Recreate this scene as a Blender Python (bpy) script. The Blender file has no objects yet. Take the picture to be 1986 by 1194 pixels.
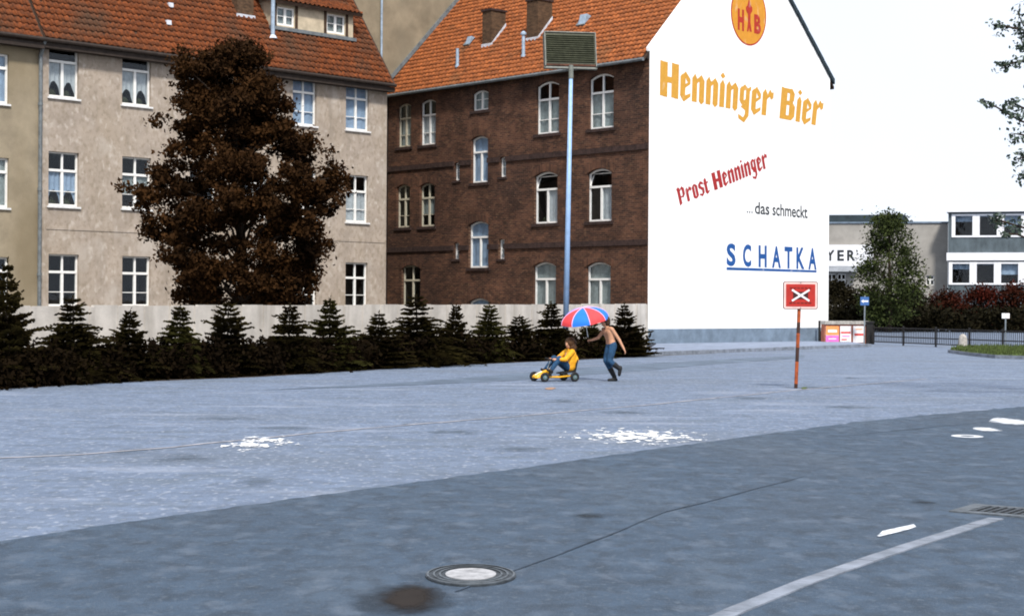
import bpy, bmesh, math, random
import numpy as np
from mathutils import Vector, Matrix
R = math.radians
random.seed(7); rng = np.random.default_rng(7)

# ------------------------------------------------------------------ camera
F, CX, CY = 3230.0, 993.0, 597.0            # focal length and centre in photo pixels (1986 x 1194)
H = 1.65                                     # eye height
PITCH, ROLL = -math.atan(9.0 / F), R(0.4)
sc = bpy.context.scene
C = sc.collection
cam = bpy.data.cameras.new('camera'); camo = bpy.data.objects.new('camera', cam); C.objects.link(camo)
cam.sensor_width = 36.0; cam.lens = 36.0 * F / 1986.0; cam.clip_start = 0.1; cam.clip_end = 3000
RM = Matrix.Rotation(R(90) + PITCH, 3, 'X') @ Matrix.Rotation(ROLL, 3, 'Z')
camo.matrix_world = Matrix.Translation((0, 0, H)) @ RM.to_4x4()
sc.camera = camo

# ------------------------------------------------------------------ sky, sun, exposure
SUN_EL, SUN_AZ = R(50), R(168)               # azimuth clockwise from +Y
w = bpy.data.worlds.new('World'); sc.world = w; w.use_nodes = True
nt = w.node_tree; nt.nodes.clear()
wo = nt.nodes.new('ShaderNodeOutputWorld'); bg = nt.nodes.new('ShaderNodeBackground')
sky = nt.nodes.new('ShaderNodeTexSky'); sky.sky_type = 'NISHITA'; sky.sun_disc = False
sky.sun_elevation = SUN_EL; sky.sun_rotation = SUN_AZ; sky.dust_density = 3.0
wtc = nt.nodes.new('ShaderNodeTexCoord'); wn = nt.nodes.new('ShaderNodeTexNoise')
wn.inputs['Scale'].default_value = 2.2; wn.inputs['Detail'].default_value = 5
wr = nt.nodes.new('ShaderNodeValToRGB')
wr.color_ramp.elements[0].position = .3; wr.color_ramp.elements[0].color = (6.5, 7.1, 8.2, 1)
wr.color_ramp.elements[1].position = .7; wr.color_ramp.elements[1].color = (7.4, 7.8, 8.7, 1)
wm = nt.nodes.new('ShaderNodeMix'); wm.data_type = 'RGBA'; wm.inputs[0].default_value = .85
nt.links.new(wtc.outputs['Generated'], wn.inputs['Vector']); nt.links.new(wn.outputs['Fac'], wr.inputs['Fac'])
nt.links.new(sky.outputs[0], wm.inputs[6]); nt.links.new(wr.outputs[0], wm.inputs[7])
nt.links.new(wm.outputs[2], bg.inputs['Color']); bg.inputs['Strength'].default_value = .1
nt.links.new(bg.outputs[0], wo.inputs['Surface'])
sl = bpy.data.lights.new('sun', 'SUN'); sl.energy = 3.0; sl.angle = R(7); sl.color = (1, .95, .88)
so = bpy.data.objects.new('sun', sl); C.objects.link(so)
sd = Vector((math.sin(SUN_AZ) * math.cos(SUN_EL), math.cos(SUN_AZ) * math.cos(SUN_EL), math.sin(SUN_EL)))
so.rotation_euler = sd.to_track_quat('Z', 'Y').to_euler()
vs = sc.view_settings; vs.view_transform = 'Standard'; vs.look = 'None'; vs.exposure = 0.68; vs.gamma = 1; vs.use_curve_mapping = False
sc.render.engine = 'CYCLES'; sc.cycles.pixel_filter_type = 'BLACKMAN_HARRIS'; sc.cycles.filter_width = 1.9

# ------------------------------------------------------------------ projection helpers (photo pixel -> place)
CAM = Vector((0, 0, H))
def ray(px, py): return RM @ Vector(((px - CX) / F, -(py - CY) / F, -1.0))
def gp(px, py, z=0.0):
    d = ray(px, py); t = (z - H) / d.z
    return CAM + d * t
def atY(px, py, Y):
    d = ray(px, py); return CAM + d * (Y / d.y)
def fuv(M, px, py):
    """local (x, z) of a pixel on the y=0 plane of frame M"""
    Mi = M.inverted(); o = Mi @ CAM; d = Mi.to_3x3() @ ray(px, py); t = -o.y / d.y
    p = o + d * t; return p.x, p.z
def topx(p):
    v = RM.transposed() @ (Vector(p) - CAM); return CX + F * v.x / -v.z, CY - F * v.y / -v.z

# ------------------------------------------------------------------ materials
MATS = {}
def mat(name, col, rough=.8, var=.15, scale=4.0, bump=0.0, bscale=40.0, col2=None, spec=.3, metal=0.0, detail=6, dist=0.0, stretch=None):
    m = bpy.data.materials.new(name); m.use_nodes = True; MATS[name] = m
    n = m.node_tree; b = n.nodes['Principled BSDF']; L = n.links.new
    b.inputs['Roughness'].default_value = rough; b.inputs['Metallic'].default_value = metal
    b.inputs['Specular IOR Level'].default_value = spec
    g = n.nodes.new('ShaderNodeNewGeometry'); vec = g.outputs['Position']
    if stretch:
        mp = n.nodes.new('ShaderNodeMapping'); mp.inputs['Scale'].default_value = stretch; L(vec, mp.inputs[0]); vec = mp.outputs[0]
    t = n.nodes.new('ShaderNodeTexNoise'); t.inputs['Scale'].default_value = scale; t.inputs['Detail'].default_value = detail
    t.inputs['Roughness'].default_value = .62; t.inputs['Distortion'].default_value = dist; L(vec, t.inputs['Vector'])
    r = n.nodes.new('ShaderNodeValToRGB'); r.color_ramp.elements[0].position = .32; r.color_ramp.elements[1].position = .68
    c1 = col2 if col2 else tuple(c * (1 - 2 * var) for c in col)
    c0 = col if col2 else tuple(min(1, c * (1 + var)) for c in col)
    r.color_ramp.elements[0].color = (*c1, 1); r.color_ramp.elements[1].color = (*c0, 1)
    L(t.outputs['Fac'], r.inputs['Fac']); L(r.outputs[0], b.inputs['Base Color'])
    if bump:
        t2 = n.nodes.new('ShaderNodeTexNoise'); t2.inputs['Scale'].default_value = bscale; t2.inputs['Detail'].default_value = 4
        L(g.outputs['Position'], t2.inputs['Vector'])
        bp = n.nodes.new('ShaderNodeBump'); bp.inputs['Strength'].default_value = bump; bp.inputs['Distance'].default_value = .02
        L(t2.outputs['Fac'], bp.inputs['Height']); L(bp.outputs[0], b.inputs['Normal'])
    return m
def overlay(m, col, scale, lo, hi, amt, stretch=(1, 1, 1), detail=5, loc=(0, 0, 0)):
    """stains / wear: a second noise mixed over the base colour"""
    n = m.node_tree; b = n.nodes['Principled BSDF']; L = n.links.new
    src = b.inputs['Base Color'].links[0].from_socket
    g = n.nodes.new('ShaderNodeNewGeometry'); mp = n.nodes.new('ShaderNodeMapping')
    mp.inputs['Scale'].default_value = stretch; mp.inputs['Location'].default_value = loc
    L(g.outputs['Position'], mp.inputs[0])
    t = n.nodes.new('ShaderNodeTexNoise'); t.inputs['Scale'].default_value = scale; t.inputs['Detail'].default_value = detail
    L(mp.outputs[0], t.inputs['Vector'])
    mr = n.nodes.new('ShaderNodeMapRange'); mr.inputs[1].default_value = lo; mr.inputs[2].default_value = hi; mr.inputs[4].default_value = amt
    L(t.outputs['Fac'], mr.inputs[0])
    mx = n.nodes.new('ShaderNodeMix'); mx.data_type = 'RGBA'; L(mr.outputs[0], mx.inputs[0]); L(src, mx.inputs[6])
    mx.inputs[7].default_value = (*col, 1); L(mx.outputs[2], b.inputs['Base Color'])
    return m
def brick_mat(name, axes, bw=.25, bh=.077):
    m = mat(name, (.100, .047, .028), .85, .3, 1.1)
    overlay(m, (.05, .026, .018), .35, .45, .7, .75, (1, 1, 1), 8)
    overlay(m, (.16, .085, .048), 5, .55, .70, .6, (1, 1, 1.6), 6); n = m.node_tree; b = n.nodes['Principled BSDF']; L = n.links.new
    src = b.inputs['Base Color'].links[0].from_socket
    tc = n.nodes.new('ShaderNodeTexCoord'); sp = n.nodes.new('ShaderNodeSeparateXYZ'); cb = n.nodes.new('ShaderNodeCombineXYZ')
    L(tc.outputs['Object'], sp.inputs[0]); L(sp.outputs[axes[0]], cb.inputs[0]); L(sp.outputs[axes[1]], cb.inputs[1])
    br = n.nodes.new('ShaderNodeTexBrick'); br.inputs['Scale'].default_value = 1; br.inputs['Brick Width'].default_value = bw
    br.inputs['Row Height'].default_value = bh; br.inputs['Mortar Size'].default_value = .0085; br.inputs['Mortar Smooth'].default_value = .2
    br.inputs['Color1'].default_value = (1.15, 1.05, 1.0, 1); br.inputs['Color2'].default_value = (.42, .4, .45, 1)
    br.inputs['Mortar'].default_value = (1.3, 1.6, 1.7, 1)
    L(cb.outputs[0], br.inputs['Vector'])
    mx = n.nodes.new('ShaderNodeMix'); mx.data_type = 'RGBA'; mx.blend_type = 'MULTIPLY'; mx.inputs[0].default_value = 1
    L(src, mx.inputs[6]); L(br.outputs['Color'], mx.inputs[7]); L(mx.outputs[2], b.inputs['Base Color'])
    bp = n.nodes.new('ShaderNodeBump'); bp.inputs['Strength'].default_value = .6; bp.inputs['Distance'].default_value = .015; bp.invert = True
    L(br.outputs['Fac'], bp.inputs['Height']); L(bp.outputs[0], b.inputs['Normal'])
    return m
def glass_mat(name, tint=(.93, .95, .96)):
    m = bpy.data.materials.new(name); m.use_nodes = True; n = m.node_tree; n.nodes.clear(); L = n.links.new
    o = n.nodes.new('ShaderNodeOutputMaterial'); tr = n.nodes.new('ShaderNodeBsdfTransparent'); tr.inputs[0].default_value = (*tint, 1)
    gl = n.nodes.new('ShaderNodeBsdfGlossy'); gl.inputs['Roughness'].default_value = .03; gl.inputs[0].default_value = (.9, .95, 1, 1)
    lw = n.nodes.new('ShaderNodeLayerWeight'); lw.inputs[0].default_value = .5; pw = n.nodes.new('ShaderNodeMath'); pw.operation = 'POWER'; pw.inputs[1].default_value = 4.0; L(lw.outputs['Facing'], pw.inputs[0])
    fr = n.nodes.new('ShaderNodeMath'); fr.operation = 'MULTIPLY_ADD'; fr.inputs[1].default_value = .55; fr.inputs[2].default_value = .018; L(pw.outputs[0], fr.inputs[0])
    tx = n.nodes.new('ShaderNodeTexNoise'); tx.inputs['Scale'].default_value = 1.3
    g = n.nodes.new('ShaderNodeNewGeometry'); L(g.outputs['Position'], tx.inputs['Vector'])
    bp = n.nodes.new('ShaderNodeBump'); bp.inputs['Strength'].default_value = .12; bp.inputs['Distance'].default_value = .05
    L(tx.outputs['Fac'], bp.inputs['Height']); L(bp.outputs[0], gl.inputs['Normal'])
    mx = n.nodes.new('ShaderNodeMixShader'); L(fr.outputs[0], mx.inputs[0]); L(tr.outputs[0], mx.inputs[1]); L(gl.outputs[0], mx.inputs[2])
    L(mx.outputs[0], o.inputs[0]); MATS[name] = m; return m

def soft(name, col, lo, hi, nscale, namt, rough=.85, stretch=(1, 1, 1), sharp=None):
    m = mat(name, col, rough, .2, 4); n = m.node_tree; b = n.nodes['Principled BSDF']; L = n.links.new; out = n.nodes['Material Output']
    tc = n.nodes.new('ShaderNodeTexCoord'); mp = n.nodes.new('ShaderNodeMapping'); mp.vector_type = 'POINT'
    mp.inputs['Location'].default_value = (-1, -1, 0); mp.inputs['Scale'].default_value = (2, 2, 0); L(tc.outputs['Generated'], mp.inputs[0])
    ln = n.nodes.new('ShaderNodeVectorMath'); ln.operation = 'LENGTH'; L(mp.outputs[0], ln.inputs[0])
    g = n.nodes.new('ShaderNodeNewGeometry'); m2 = n.nodes.new('ShaderNodeMapping'); m2.inputs['Scale'].default_value = stretch; L(g.outputs['Position'], m2.inputs[0])
    t = n.nodes.new('ShaderNodeTexNoise'); t.inputs['Scale'].default_value = nscale; t.inputs['Detail'].default_value = 6; t.inputs['Roughness'].default_value = .7; L(m2.outputs[0], t.inputs['Vector'])
    a = n.nodes.new('ShaderNodeMath'); a.operation = 'MULTIPLY_ADD'; L(t.outputs['Fac'], a.inputs[0]); a.inputs[1].default_value = namt; a.inputs[2].default_value = 1 - namt * .5
    c = n.nodes.new('ShaderNodeMath'); c.operation = 'SUBTRACT'; L(a.outputs[0], c.inputs[0]); L(ln.outputs['Value'], c.inputs[1])
    mr = n.nodes.new('ShaderNodeMapRange'); mr.interpolation_type = 'SMOOTHSTEP'; mr.inputs[1].default_value = lo; mr.inputs[2].default_value = hi; L(c.outputs[0], mr.inputs[0])
    tr = n.nodes.new('ShaderNodeBsdfTransparent'); mx = n.nodes.new('ShaderNodeMixShader'); L(mr.outputs[0], mx.inputs[0]); L(tr.outputs[0], mx.inputs[1]); L(b.outputs[0], mx.inputs[2]); L(mx.outputs[0], out.inputs['Surface'])
    return m
soft('damp', (.10, .13, .17), .2, 1.5, 3.0, 2.0); soft('damp_road', (.026, .036, .048), .1, 1.3, 5, 2.0)
soft('stain', (.012, .007, .004), .05, .75, 5, 1.1, .95); soft('stain_rim', (.030, .044, .062), .0, .9, 6, 1.0, .8)
soft('spill', (.78, .79, .80), .62, .82, 8.0, 3.6, .8, (1, .4, 1)); soft('spill_small', (.78, .79, .80), .66, .84, 6.0, 3.6, .8, (1, .4, 1))
soft('paint_worn', (.60, .63, .67), .1, .6, 7, 1.2)
mat('scrap', (.34, .20, .12), .9, .2, 20)
mat('soil', (.05, .032, .02), .95, .3, 3, .6, 20)
mat('ground', (.11, .10, .085), .95, .25, .3, .3, 6)
m = mat('lot', (.138, .178, .252), .9, .13, 2.2, .6, 60, detail=12)
overlay(m, (.115, .140, .180), .30, .52, .64, .55, (.55, 1.3, 1), 9)
overlay(m, (.10, .125, .155), 1.3, .56, .70, .65, (.45, 1.2, 1), 9, (4, 9, 0))
overlay(m, (.085, .105, .13), 7, .50, .68, .55, (1, .55, 1), 9, (4, 9, 0))
overlay(m, (.33, .36, .43), .8, .58, .75, .5, (.35, 1.3, 1), 9, (14, 3, 0))
overlay(m, (.36, .385, .44), 14, .56, .70, .55, (1, .5, 1), 8)
overlay(m, (.07, .085, .10), 34, .57, .68, .6)
m = mat('road', (.047, .075, .114), .85, .14, 2.5, .6, 80, detail=12)
overlay(m, (.048, .066, .092), .5, .50, .66, .6, (1, .35, 1), 9)
overlay(m, (.082, .108, .14), .8, .56, .72, .45, (1.2, .3, 1), 9, (3, 1, 0))
overlay(m, (.026, .038, .054), 6, .47, .66, .65, (1, .6, 1), 10, (4, 9, 0))
overlay(m, (.115, .145, .19), 4, .55, .70, .5, (1, .6, 1), 10, (14, 2, 0))
overlay(m, (.10, .125, .155), 20, .57, .70, .55, (1, .7, 1), 8)
overlay(m, (.03, .042, .055), 60, .56, .68, .6)
overlay(m, (.20, .22, .25), 110, .60, .70, .6)
mat('dark_patch', (.105, .14, .19), .8, .2, 1.0, .5, 60, detail=9)
mat('joint', (.33, .32, .34), .9, .25, 3)
mat('crack', (.040, .060, .088), .9, .25, 3)
overlay(mat('white_line', (.62, .64, .67), .8, .1, 6, .3, 60), (.16, .19, .23), 9, .54, .68, .7)
mat('kerb', (.21, .235, .28), .85, .18, 3, .4, 50)
overlay(MATS['kerb'], (.10, .12, .145), 5, .48, .66, .65)
mat('pavement', (.20, .24, .32), .85, .15, 2, .4, 40)
mat('iron_rib', (.095, .11, .125), .7, .25, 14)
mat('cast_iron', (.05, .06, .07), .6, .25, 14, .4, 60, metal=.3)
mat('cover_concrete', (.36, .36, .37), .85, .2, 14, .3, 60)
mat('grass', (.07, .10, .025), .9, .35, 5, .5, 20)
m = mat('plaster', (.375, .315, .26), .9, .10, 1.2, .5, 30, detail=8)
overlay(m, (.31, .25, .185), .5, .48, .68, .6, (1, 1, .45), 9)
overlay(m, (.23, .185, .135), 7, .48, .66, .6, (1, 1, .8), 10)
overlay(m, (.55, .49, .43), 5, .56, .72, .6, (1, 1, .7), 10, (8, 2, 3))
overlay(m, (.47, .42, .37), .9, .56, .72, .6, (1, 1, .8), 7, (5, 2, 1))
overlay(m, (.22, .185, .15), 2.2, .58, .75, .4, (1, 1, .12), 6, (1, 2, 1))
m = mat('plaster_ochre', (.30, .25, .175), .9, .12, 1.2, .5, 30, detail=8)
overlay(m, (.19, .15, .09), .5, .48, .68, .7, (1, 1, .45), 7)
m = mat('firewall', (.25, .205, .14), .9, .15, 1.0, .5, 25, detail=8)
overlay(m, (.20, .17, .12), .5, .45, .7, .8, (1, 1, .5), 7)
m = mat('white_paint', (.84, .84, .83), .85, .03, 1, .25, 25)
overlay(m, (.78, .78, .79), .6, .55, .8, .5, (1, 1, .3), 6)
mat('plinth', (.155, .205, .265), .85, .15, 2, .4, 30)
brick_mat('brick', (1, 2)); brick_mat('brick_soldier', (1, 2), .077, .5)
mat('brick_dark', (.045, .026, .022), .85, .3, 6)
m = mat('tile', (.36, .108, .030), .8, .2, 2.5, .3, 40, detail=7)
overlay(m, (.17, .052, .017), 6.0, .46, .62, .85, (1, 1, 1), 4)
overlay(m, (.14, .07, .03), .7, .56, .75, .7, (1, 1, .6), 7, (3, 0, 5))
m = mat('tile_old', (.21, .056, .014), .85, .2, 2.5, .3, 40, detail=7)
overlay(m, (.085, .026, .009), 6.0, .44, .62, .85, (1, 1, 1), 4)
overlay(m, (.075, .04, .022), .6, .48, .7, .85, (1, 1, .6), 7, (3, 0, 5))
mat('roof_under', (.05, .03, .02), .9, .2, 3)
mat('fascia', (.035, .025, .02), .8, .2, 6)
mat('zinc', (.33, .42, .52), .5, .15, 5, metal=.2, spec=.5)
mat('zinc_dull', (.17, .19, .20), .55, .2, 5, metal=.2)
mat('lead', (.55, .57, .62), .6, .15, 6)
mat('window_white', (.78, .77, .74), .5, .05, 8)
mat('window_cream', (.50, .46, .36), .6, .08, 8)
mat('sill', (.70, .70, .69), .7, .1, 8)
mat('curtain', (.42, .44, .45), .9, .1, 6)
mat('curtain_and_sky_sheen', (.28, .36, .47), .9, .1, 4)  # blue cloth; in some windows its tint is painted sky reflection
mat('curtain_grey', (.27, .30, .29), .9, .12, 6)
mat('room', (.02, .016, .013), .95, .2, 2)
mat('pot_plant', (.03, .035, .015), .9, .3, 20)
glass_mat('glass')
mat('chimney', (.095, .055, .03), .9, .3, 5, .5, 30, stretch=(1, 1, 2.5))
mat('wood_dark', (.06, .035, .02), .8, .25, 6)
mat('cream_board', (.50, .42, .30), .85, .12, 3)
m = mat('concrete_wall', (.52, .485, .44), .9, .12, 1.4, .4, 30, detail=8)
overlay(m, (.33, .30, .26), 2.6, .48, .7, .8, (1, 1, .12), 6)
mat('yellow_text', (.56, .285, .04), .8, .06, 6)
mat('red_text', (.33, .022, .022), .8, .08, 6)
mat('black_text', (.025, .03, .035), .8, .1, 6)
mat('blue_text', (.010, .075, .26), .8, .08, 6)
mat('emblem_yellow', (.58, .25, .025), .8, .06, 6)
mat('emblem_red', (.38, .03, .015), .8, .08, 6)
for t_ in ('yellow_text', 'red_text', 'blue_text', 'emblem_yellow', 'emblem_red'): overlay(MATS[t_], (.80, .78, .74), 3.5, .62, .76, .25, (1, 1, .5), 9)
overlay(MATS['white_paint'], (.66, .65, .62), 1.6, .60, .78, .5, (1, 1, .10), 8, (3, 1, 7)); overlay(MATS['white_paint'], (.70, .69, .66), 8, .58, .72, .4, (1, 1, 1), 8)
mat('leaf_copper', (.047, .021, .007), .8, .35, .9, col2=(.011, .006, .003), spec=.03)
mat('leaf_green', (.055, .072, .018), .7, .35, 1.0, col2=(.010, .014, .006), spec=.08)
mat('leaf_dark', (.014, .012, .006), .8, .3, 1.2, spec=.03)
mat('leaf_red', (.055, .010, .006), .8, .3, .5, col2=(.010, .008, .004), spec=.03)
mat('leaf_near', (.06, .09, .06), .5, .3, 3, col2=(.03, .045, .03), spec=.4)
mat('needle', (.030, .024, .007), .8, .3, 1.8, col2=(.008, .005, .0025), spec=.03)
mat('needle_young', (.048, .046, .012), .8, .3, 1.8, col2=(.014, .010, .004), spec=.03)
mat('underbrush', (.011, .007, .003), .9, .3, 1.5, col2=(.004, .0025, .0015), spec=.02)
mat('bark', (.045, .03, .02), .9, .3, 8, .6, 30)
mat('pole_blue', (.27, .42, .66), .5, .08, 6, spec=.5)
mat('flood_green', (.055, .058, .035), .6, .2, 8)
mat('flood_rib', (.085, .09, .055), .55, .2, 8)
mat('flood_frame', (.16, .17, .15), .5, .2, 8)
mat('rust', (.09, .035, .02), .8, .3, 8)
mat('sign_red', (.40, .014, .006), .45, .08, 4, spec=.5)
mat('sign_dark', (.16, .012, .008), .5, .15, 8)
mat('sign_black', (.05, .012, .01), .5, .15, 8)
mat('sign_border', (.72, .50, .46), .5, .08, 6)
mat('post_orange', (.36, .075, .018), .6, .25, 9)
mat('post_dark', (.05, .022, .015), .7, .3, 9)
mat('sign_blue', (.05, .13, .33), .4, .06, 5)
mat('sign_white', (.78, .79, .80), .4, .05, 5)
mat('metal_grey', (.20, .23, .25), .5, .15, 6)
mat('gate_black', (.012, .011, .011), .6, .2, 6)
mat('stone', (.36, .34, .31), .9, .2, 8, .5, 30)
mat('poster_orange', (.80, .30, .10), .6, .08, 8)
mat('poster_pink', (.72, .16, .50), .6, .1, 8)
mat('poster_white', (.78, .74, .74), .6, .06, 8)
mat('poster_red', (.62, .06, .05), .6, .1, 8)
mat('poster_frame', (.30, .10, .06), .7, .2, 8)
mat('office_white', (.74, .75, .78), .7, .05, 2)
m = mat('slate', (.085, .11, .125), .7, .2, 2, .4, 12, stretch=(1, 1, .5))
mat('grey_render', (.30, .285, .26), .9, .12, .8, .3, 12, detail=8)
mat('dark_roof', (.02, .035, .045), .7, .2, 2)
mat('canopy_grey', (.35, .37, .40), .7, .1, 2)
mat('skin', (.52, .27, .16), .55, .08, 10)
mat('hair', (.045, .022, .010), .7, .3, 25)
mat('hair_brown', (.075, .032, .010), .7, .35, 18)
mat('denim', (.016, .058, .125), .85, .25, 14, .3, 60)
mat('rubber', (.012, .012, .013), .6, .2, 10)
mat('tyre', (.016, .016, .017), .8, .2, 10)
mat('jacket', (.80, .36, .012), .7, .16, 12, .5, 30)
mat('kart_yellow', (.80, .40, .012), .35, .05, 6, spec=.5)
mat('rim', (.10, .17, .17), .5, .2, 10)
mat('umb_red', (.75, .055, .06), .7, .05, 6)
mat('umb_blue', (.015, .16, .62), .7, .05, 6)
mat('umb_trim', (.70, .45, .68), .7, .05, 6)
mat('chrome', (.6, .6, .62), .25, .1, 6, metal=1)
mat('eye', (.02, .015, .012), .3, .1, 6)
mat('lip', (.35, .10, .08), .6, .1, 6)

# ------------------------------------------------------------------ mesh helpers
class MB:
    def __init__(s, M=None): s.v = []; s.f = []; s.M = M
    def add(s, vs, fs):
        o = len(s.v)
        for p in vs:
            p = Vector(p); s.v.append(s.M @ p if s.M else p)
        s.f += [tuple(i + o for i in f) for f in fs]
    def quad(s, a, b, c, d): s.add([a, b, c, d], [(0, 1, 2, 3)])
    def box(s, x0, x1, y0, y1, z0, z1):
        s.add([(x0, y0, z0), (x1, y0, z0), (x1, y1, z0), (x0, y1, z0), (x0, y0, z1), (x1, y0, z1), (x1, y1, z1), (x0, y1, z1)],
              [(3, 2, 1, 0), (4, 5, 6, 7), (0, 1, 5, 4), (1, 2, 6, 5), (2, 3, 7, 6), (3, 0, 4, 7)])
    def tube(s, pts, rad, n=8, cap=True):
        pts = [Vector(p) for p in pts]; rad = rad if isinstance(rad, (list, tuple)) else [rad] * len(pts)
        vs = []; fs = []; prev = None
        for i, p in enumerate(pts):
            t = (pts[min(i + 1, len(pts) - 1)] - pts[max(i - 1, 0)]).normalized()
            a = t.orthogonal().normalized() if prev is None else (prev - t * prev.dot(t)).normalized()
            prev = a; b = t.cross(a)
            for k in range(n):
                an = 2 * math.pi * k / n; vs.append(p + (a * math.cos(an) + b * math.sin(an)) * rad[i])
        for i in range(len(pts) - 1):
            for k in range(n):
                k2 = (k + 1) % n; fs.append((i * n + k, i * n + k2, (i + 1) * n + k2, (i + 1) * n + k))
        if cap: fs.append(tuple(range(n - 1, -1, -1))); fs.append(tuple((len(pts) - 1) * n + k for k in range(n)))
        s.add(vs, fs)
    def prism(s, poly, y0, y1):
        """polygon in x,z extruded in y"""
        n = len(poly); vs = [(x, y0, z) for x, z in poly] + [(x, y1, z) for x, z in poly]
        s.add(vs, [tuple(range(n)), tuple(range(2 * n - 1, n - 1, -1))] + [(i, i + n, (i + 1) % n + n, (i + 1) % n) for i in range(n)])
    def slab(s, poly, z0, z1):
        n = len(poly); vs = [(p[0], p[1], z0) for p in poly] + [(p[0], p[1], z1) for p in poly]
        s.add(vs, [tuple(range(n - 1, -1, -1)), tuple(range(n, 2 * n))] + [(i, (i + 1) % n, (i + 1) % n + n, i + n) for i in range(n)])
    def capsule(s, p0, r0, p1, r1, n=10, sq=(1, 1)):
        p0 = Vector(p0); p1 = Vector(p1); t = (p1 - p0); l = t.length; t = t / max(l, 1e-6)
        pts = []; rr = []
        for a in (88, 60, 30): pts.append(p0 - t * r0 * math.sin(R(a))); rr.append(r0 * math.cos(R(a)))
        pts.append(p0); rr.append(r0); pts.append(p1); rr.append(r1)
        for a in (30, 60, 88): pts.append(p1 + t * r1 * math.sin(R(a))); rr.append(r1 * math.cos(R(a)))
        s.tube(pts, rr, n)
    def ell(s, c, rx, ry, rz, nu=14, nv=9, rot=None):
        c = Vector(c); vs = []; fs = []
        for j in range(nv + 1):
            ph = math.pi * j / nv
            for i in range(nu):
                th = 2 * math.pi * i / nu
                p = Vector((rx * math.sin(ph) * math.cos(th), ry * math.sin(ph) * math.sin(th), rz * math.cos(ph)))
                vs.append(c + (rot @ p if rot else p))
        for j in range(nv):
            for i in range(nu):
                i2 = (i + 1) % nu; fs.append((j * nu + i, (j + 1) * nu + i, (j + 1) * nu + i2, j * nu + i2))
        s.add(vs, fs)
    def mesh(s, name, m, smooth=False):
        me = bpy.data.meshes.new(name); me.from_pydata([tuple(p) for p in s.v], [], s.f)
        me.materials.append(MATS[m]); me.update()
        if smooth:
            for p in me.polygons: p.use_smooth = True
        return me
    def build(s, name, m, parent=None, smooth=False):
        o = bpy.data.objects.new(name, s.mesh(name, m, smooth)); C.objects.link(o)
        if parent: o.parent = parent
        return o
def np_mesh(name, m, verts, quads):
    me = bpy.data.meshes.new(name); nv, nf = len(verts), len(quads); k = quads.shape[1]
    me.vertices.add(nv); me.vertices.foreach_set('co', verts.astype(np.float32).ravel())
    me.loops.add(nf * k); me.loops.foreach_set('vertex_index', quads.astype(np.int32).ravel())
    me.polygons.add(nf); me.polygons.foreach_set('loop_start', np.arange(0, nf * k, k, dtype=np.int32))
    me.update(calc_edges=True); me.materials.append(MATS[m]); return me
def tag(o, label=None, cat=None, group=None, kind=None):
    if label: o['label'] = label
    if cat: o['category'] = cat
    if group: o['group'] = group
    if kind: o['kind'] = kind
    return o
def thing(name, label, cat, M=None, group=None):
    o = bpy.data.objects.new(name, None); C.objects.link(o); o.empty_display_size = .3
    if M is not None: o.matrix_world = M
    return tag(o, label, cat, group)
def frame(o, xdir):
    x = Vector((xdir[0], xdir[1], 0)).normalized(); z = Vector((0, 0, 1)); y = z.cross(x)
    return Matrix(((x.x, y.x, 0, o[0]), (x.y, y.y, 0, o[1]), (0, 0, 1, o[2] if len(o) > 2 else 0), (0, 0, 0, 1)))
def T(p, rz=0, s=1): return Matrix.Translation(p) @ Matrix.Rotation(rz, 4, 'Z') @ Matrix.Scale(s, 4)
def sheet(name, poly, z, m, kind='structure', parent=None):
    b = MB(); b.add([(p[0], p[1], z) for p in poly], [tuple(range(len(poly)))])
    o = b.build(name, m, parent)
    me = o.data
    if me.polygons[0].normal.z < 0: me.flip_normals()
    if kind and not parent: o['kind'] = kind
    return o
def px_poly(pts): return [gp(x, y) for x, y in pts]

# ------------------------------------------------------------------ ground
sheet('ground', [(-700, -60), (700, -60), (700, 1500), (-700, 1500)], 0, 'ground')
EDGE = [(-260, 779), (0, 755), (250, 741), (500, 731), (830, 711), (1000, 703), (1180, 695), (1252, 691)]
def edge_y(px):
    xs = [e[0] for e in EDGE]; return float(np.interp(px, xs, [e[1] for e in EDGE]))
ROAD = [(-500, 1130), (-200, 1082), (0, 1051), (200, 1020), (400, 992), (700, 950), (1000, 910), (1250, 874), (1500, 840), (1660, 819), (1800, 805), (1986, 789), (2200, 775)]
_r = []
for (xa, ya), (xb, yb) in zip(ROAD[:-1], ROAD[1:]):
    for j in range(16): _r.append((xa + (xb - xa) * j / 16, ya + (yb - ya) * j / 16 + random.gauss(0, .55)))
ROADW = _r + [ROAD[-1]]
lot = px_poly(EDGE) + px_poly([(1262, 691), (1450, 682), (1690, 672), (1860, 672), (2300, 690)]) + \
      [gp(2200, 779)] + px_poly([(x, y + 4) for x, y in ROAD[::-1][1:]])
lot_o = sheet('parking_lot', lot, .004, 'lot')
road = px_poly(ROADW) + [Vector((40, 20, 0)), Vector((40, -30, 0)), Vector((-40, -30, 0))]
sheet('road', road, .008, 'road')
street = [gp(1560, 680), gp(1690, 671.5), gp(1860, 671.5), gp(2300, 690), Vector((90, 70, 0)), Vector((110, 150, 0)), Vector((10, 150, 0)), Vector((12, 85, 0))]
sheet('street', street, .002, 'lot')
# planting bed between the lot and the concrete wall
bed = px_poly(EDGE) + [Vector((5.6, 65.2, 0)), Vector((-14.8, 30, 0)), Vector((-19, 24, 0))]
sheet('planting_bed', bed, .006, 'soil')
# darker asphalt strip
sheet('asphalt_strip', px_poly([(505, 757), (800, 741), (1000, 725), (1120, 714), (1260, 705), (1400, 697), (1560, 689), (1560, 694), (1400, 705), (1260, 718), (1120, 728), (1000, 738), (800, 747)]), .009, 'dark_patch')
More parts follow.
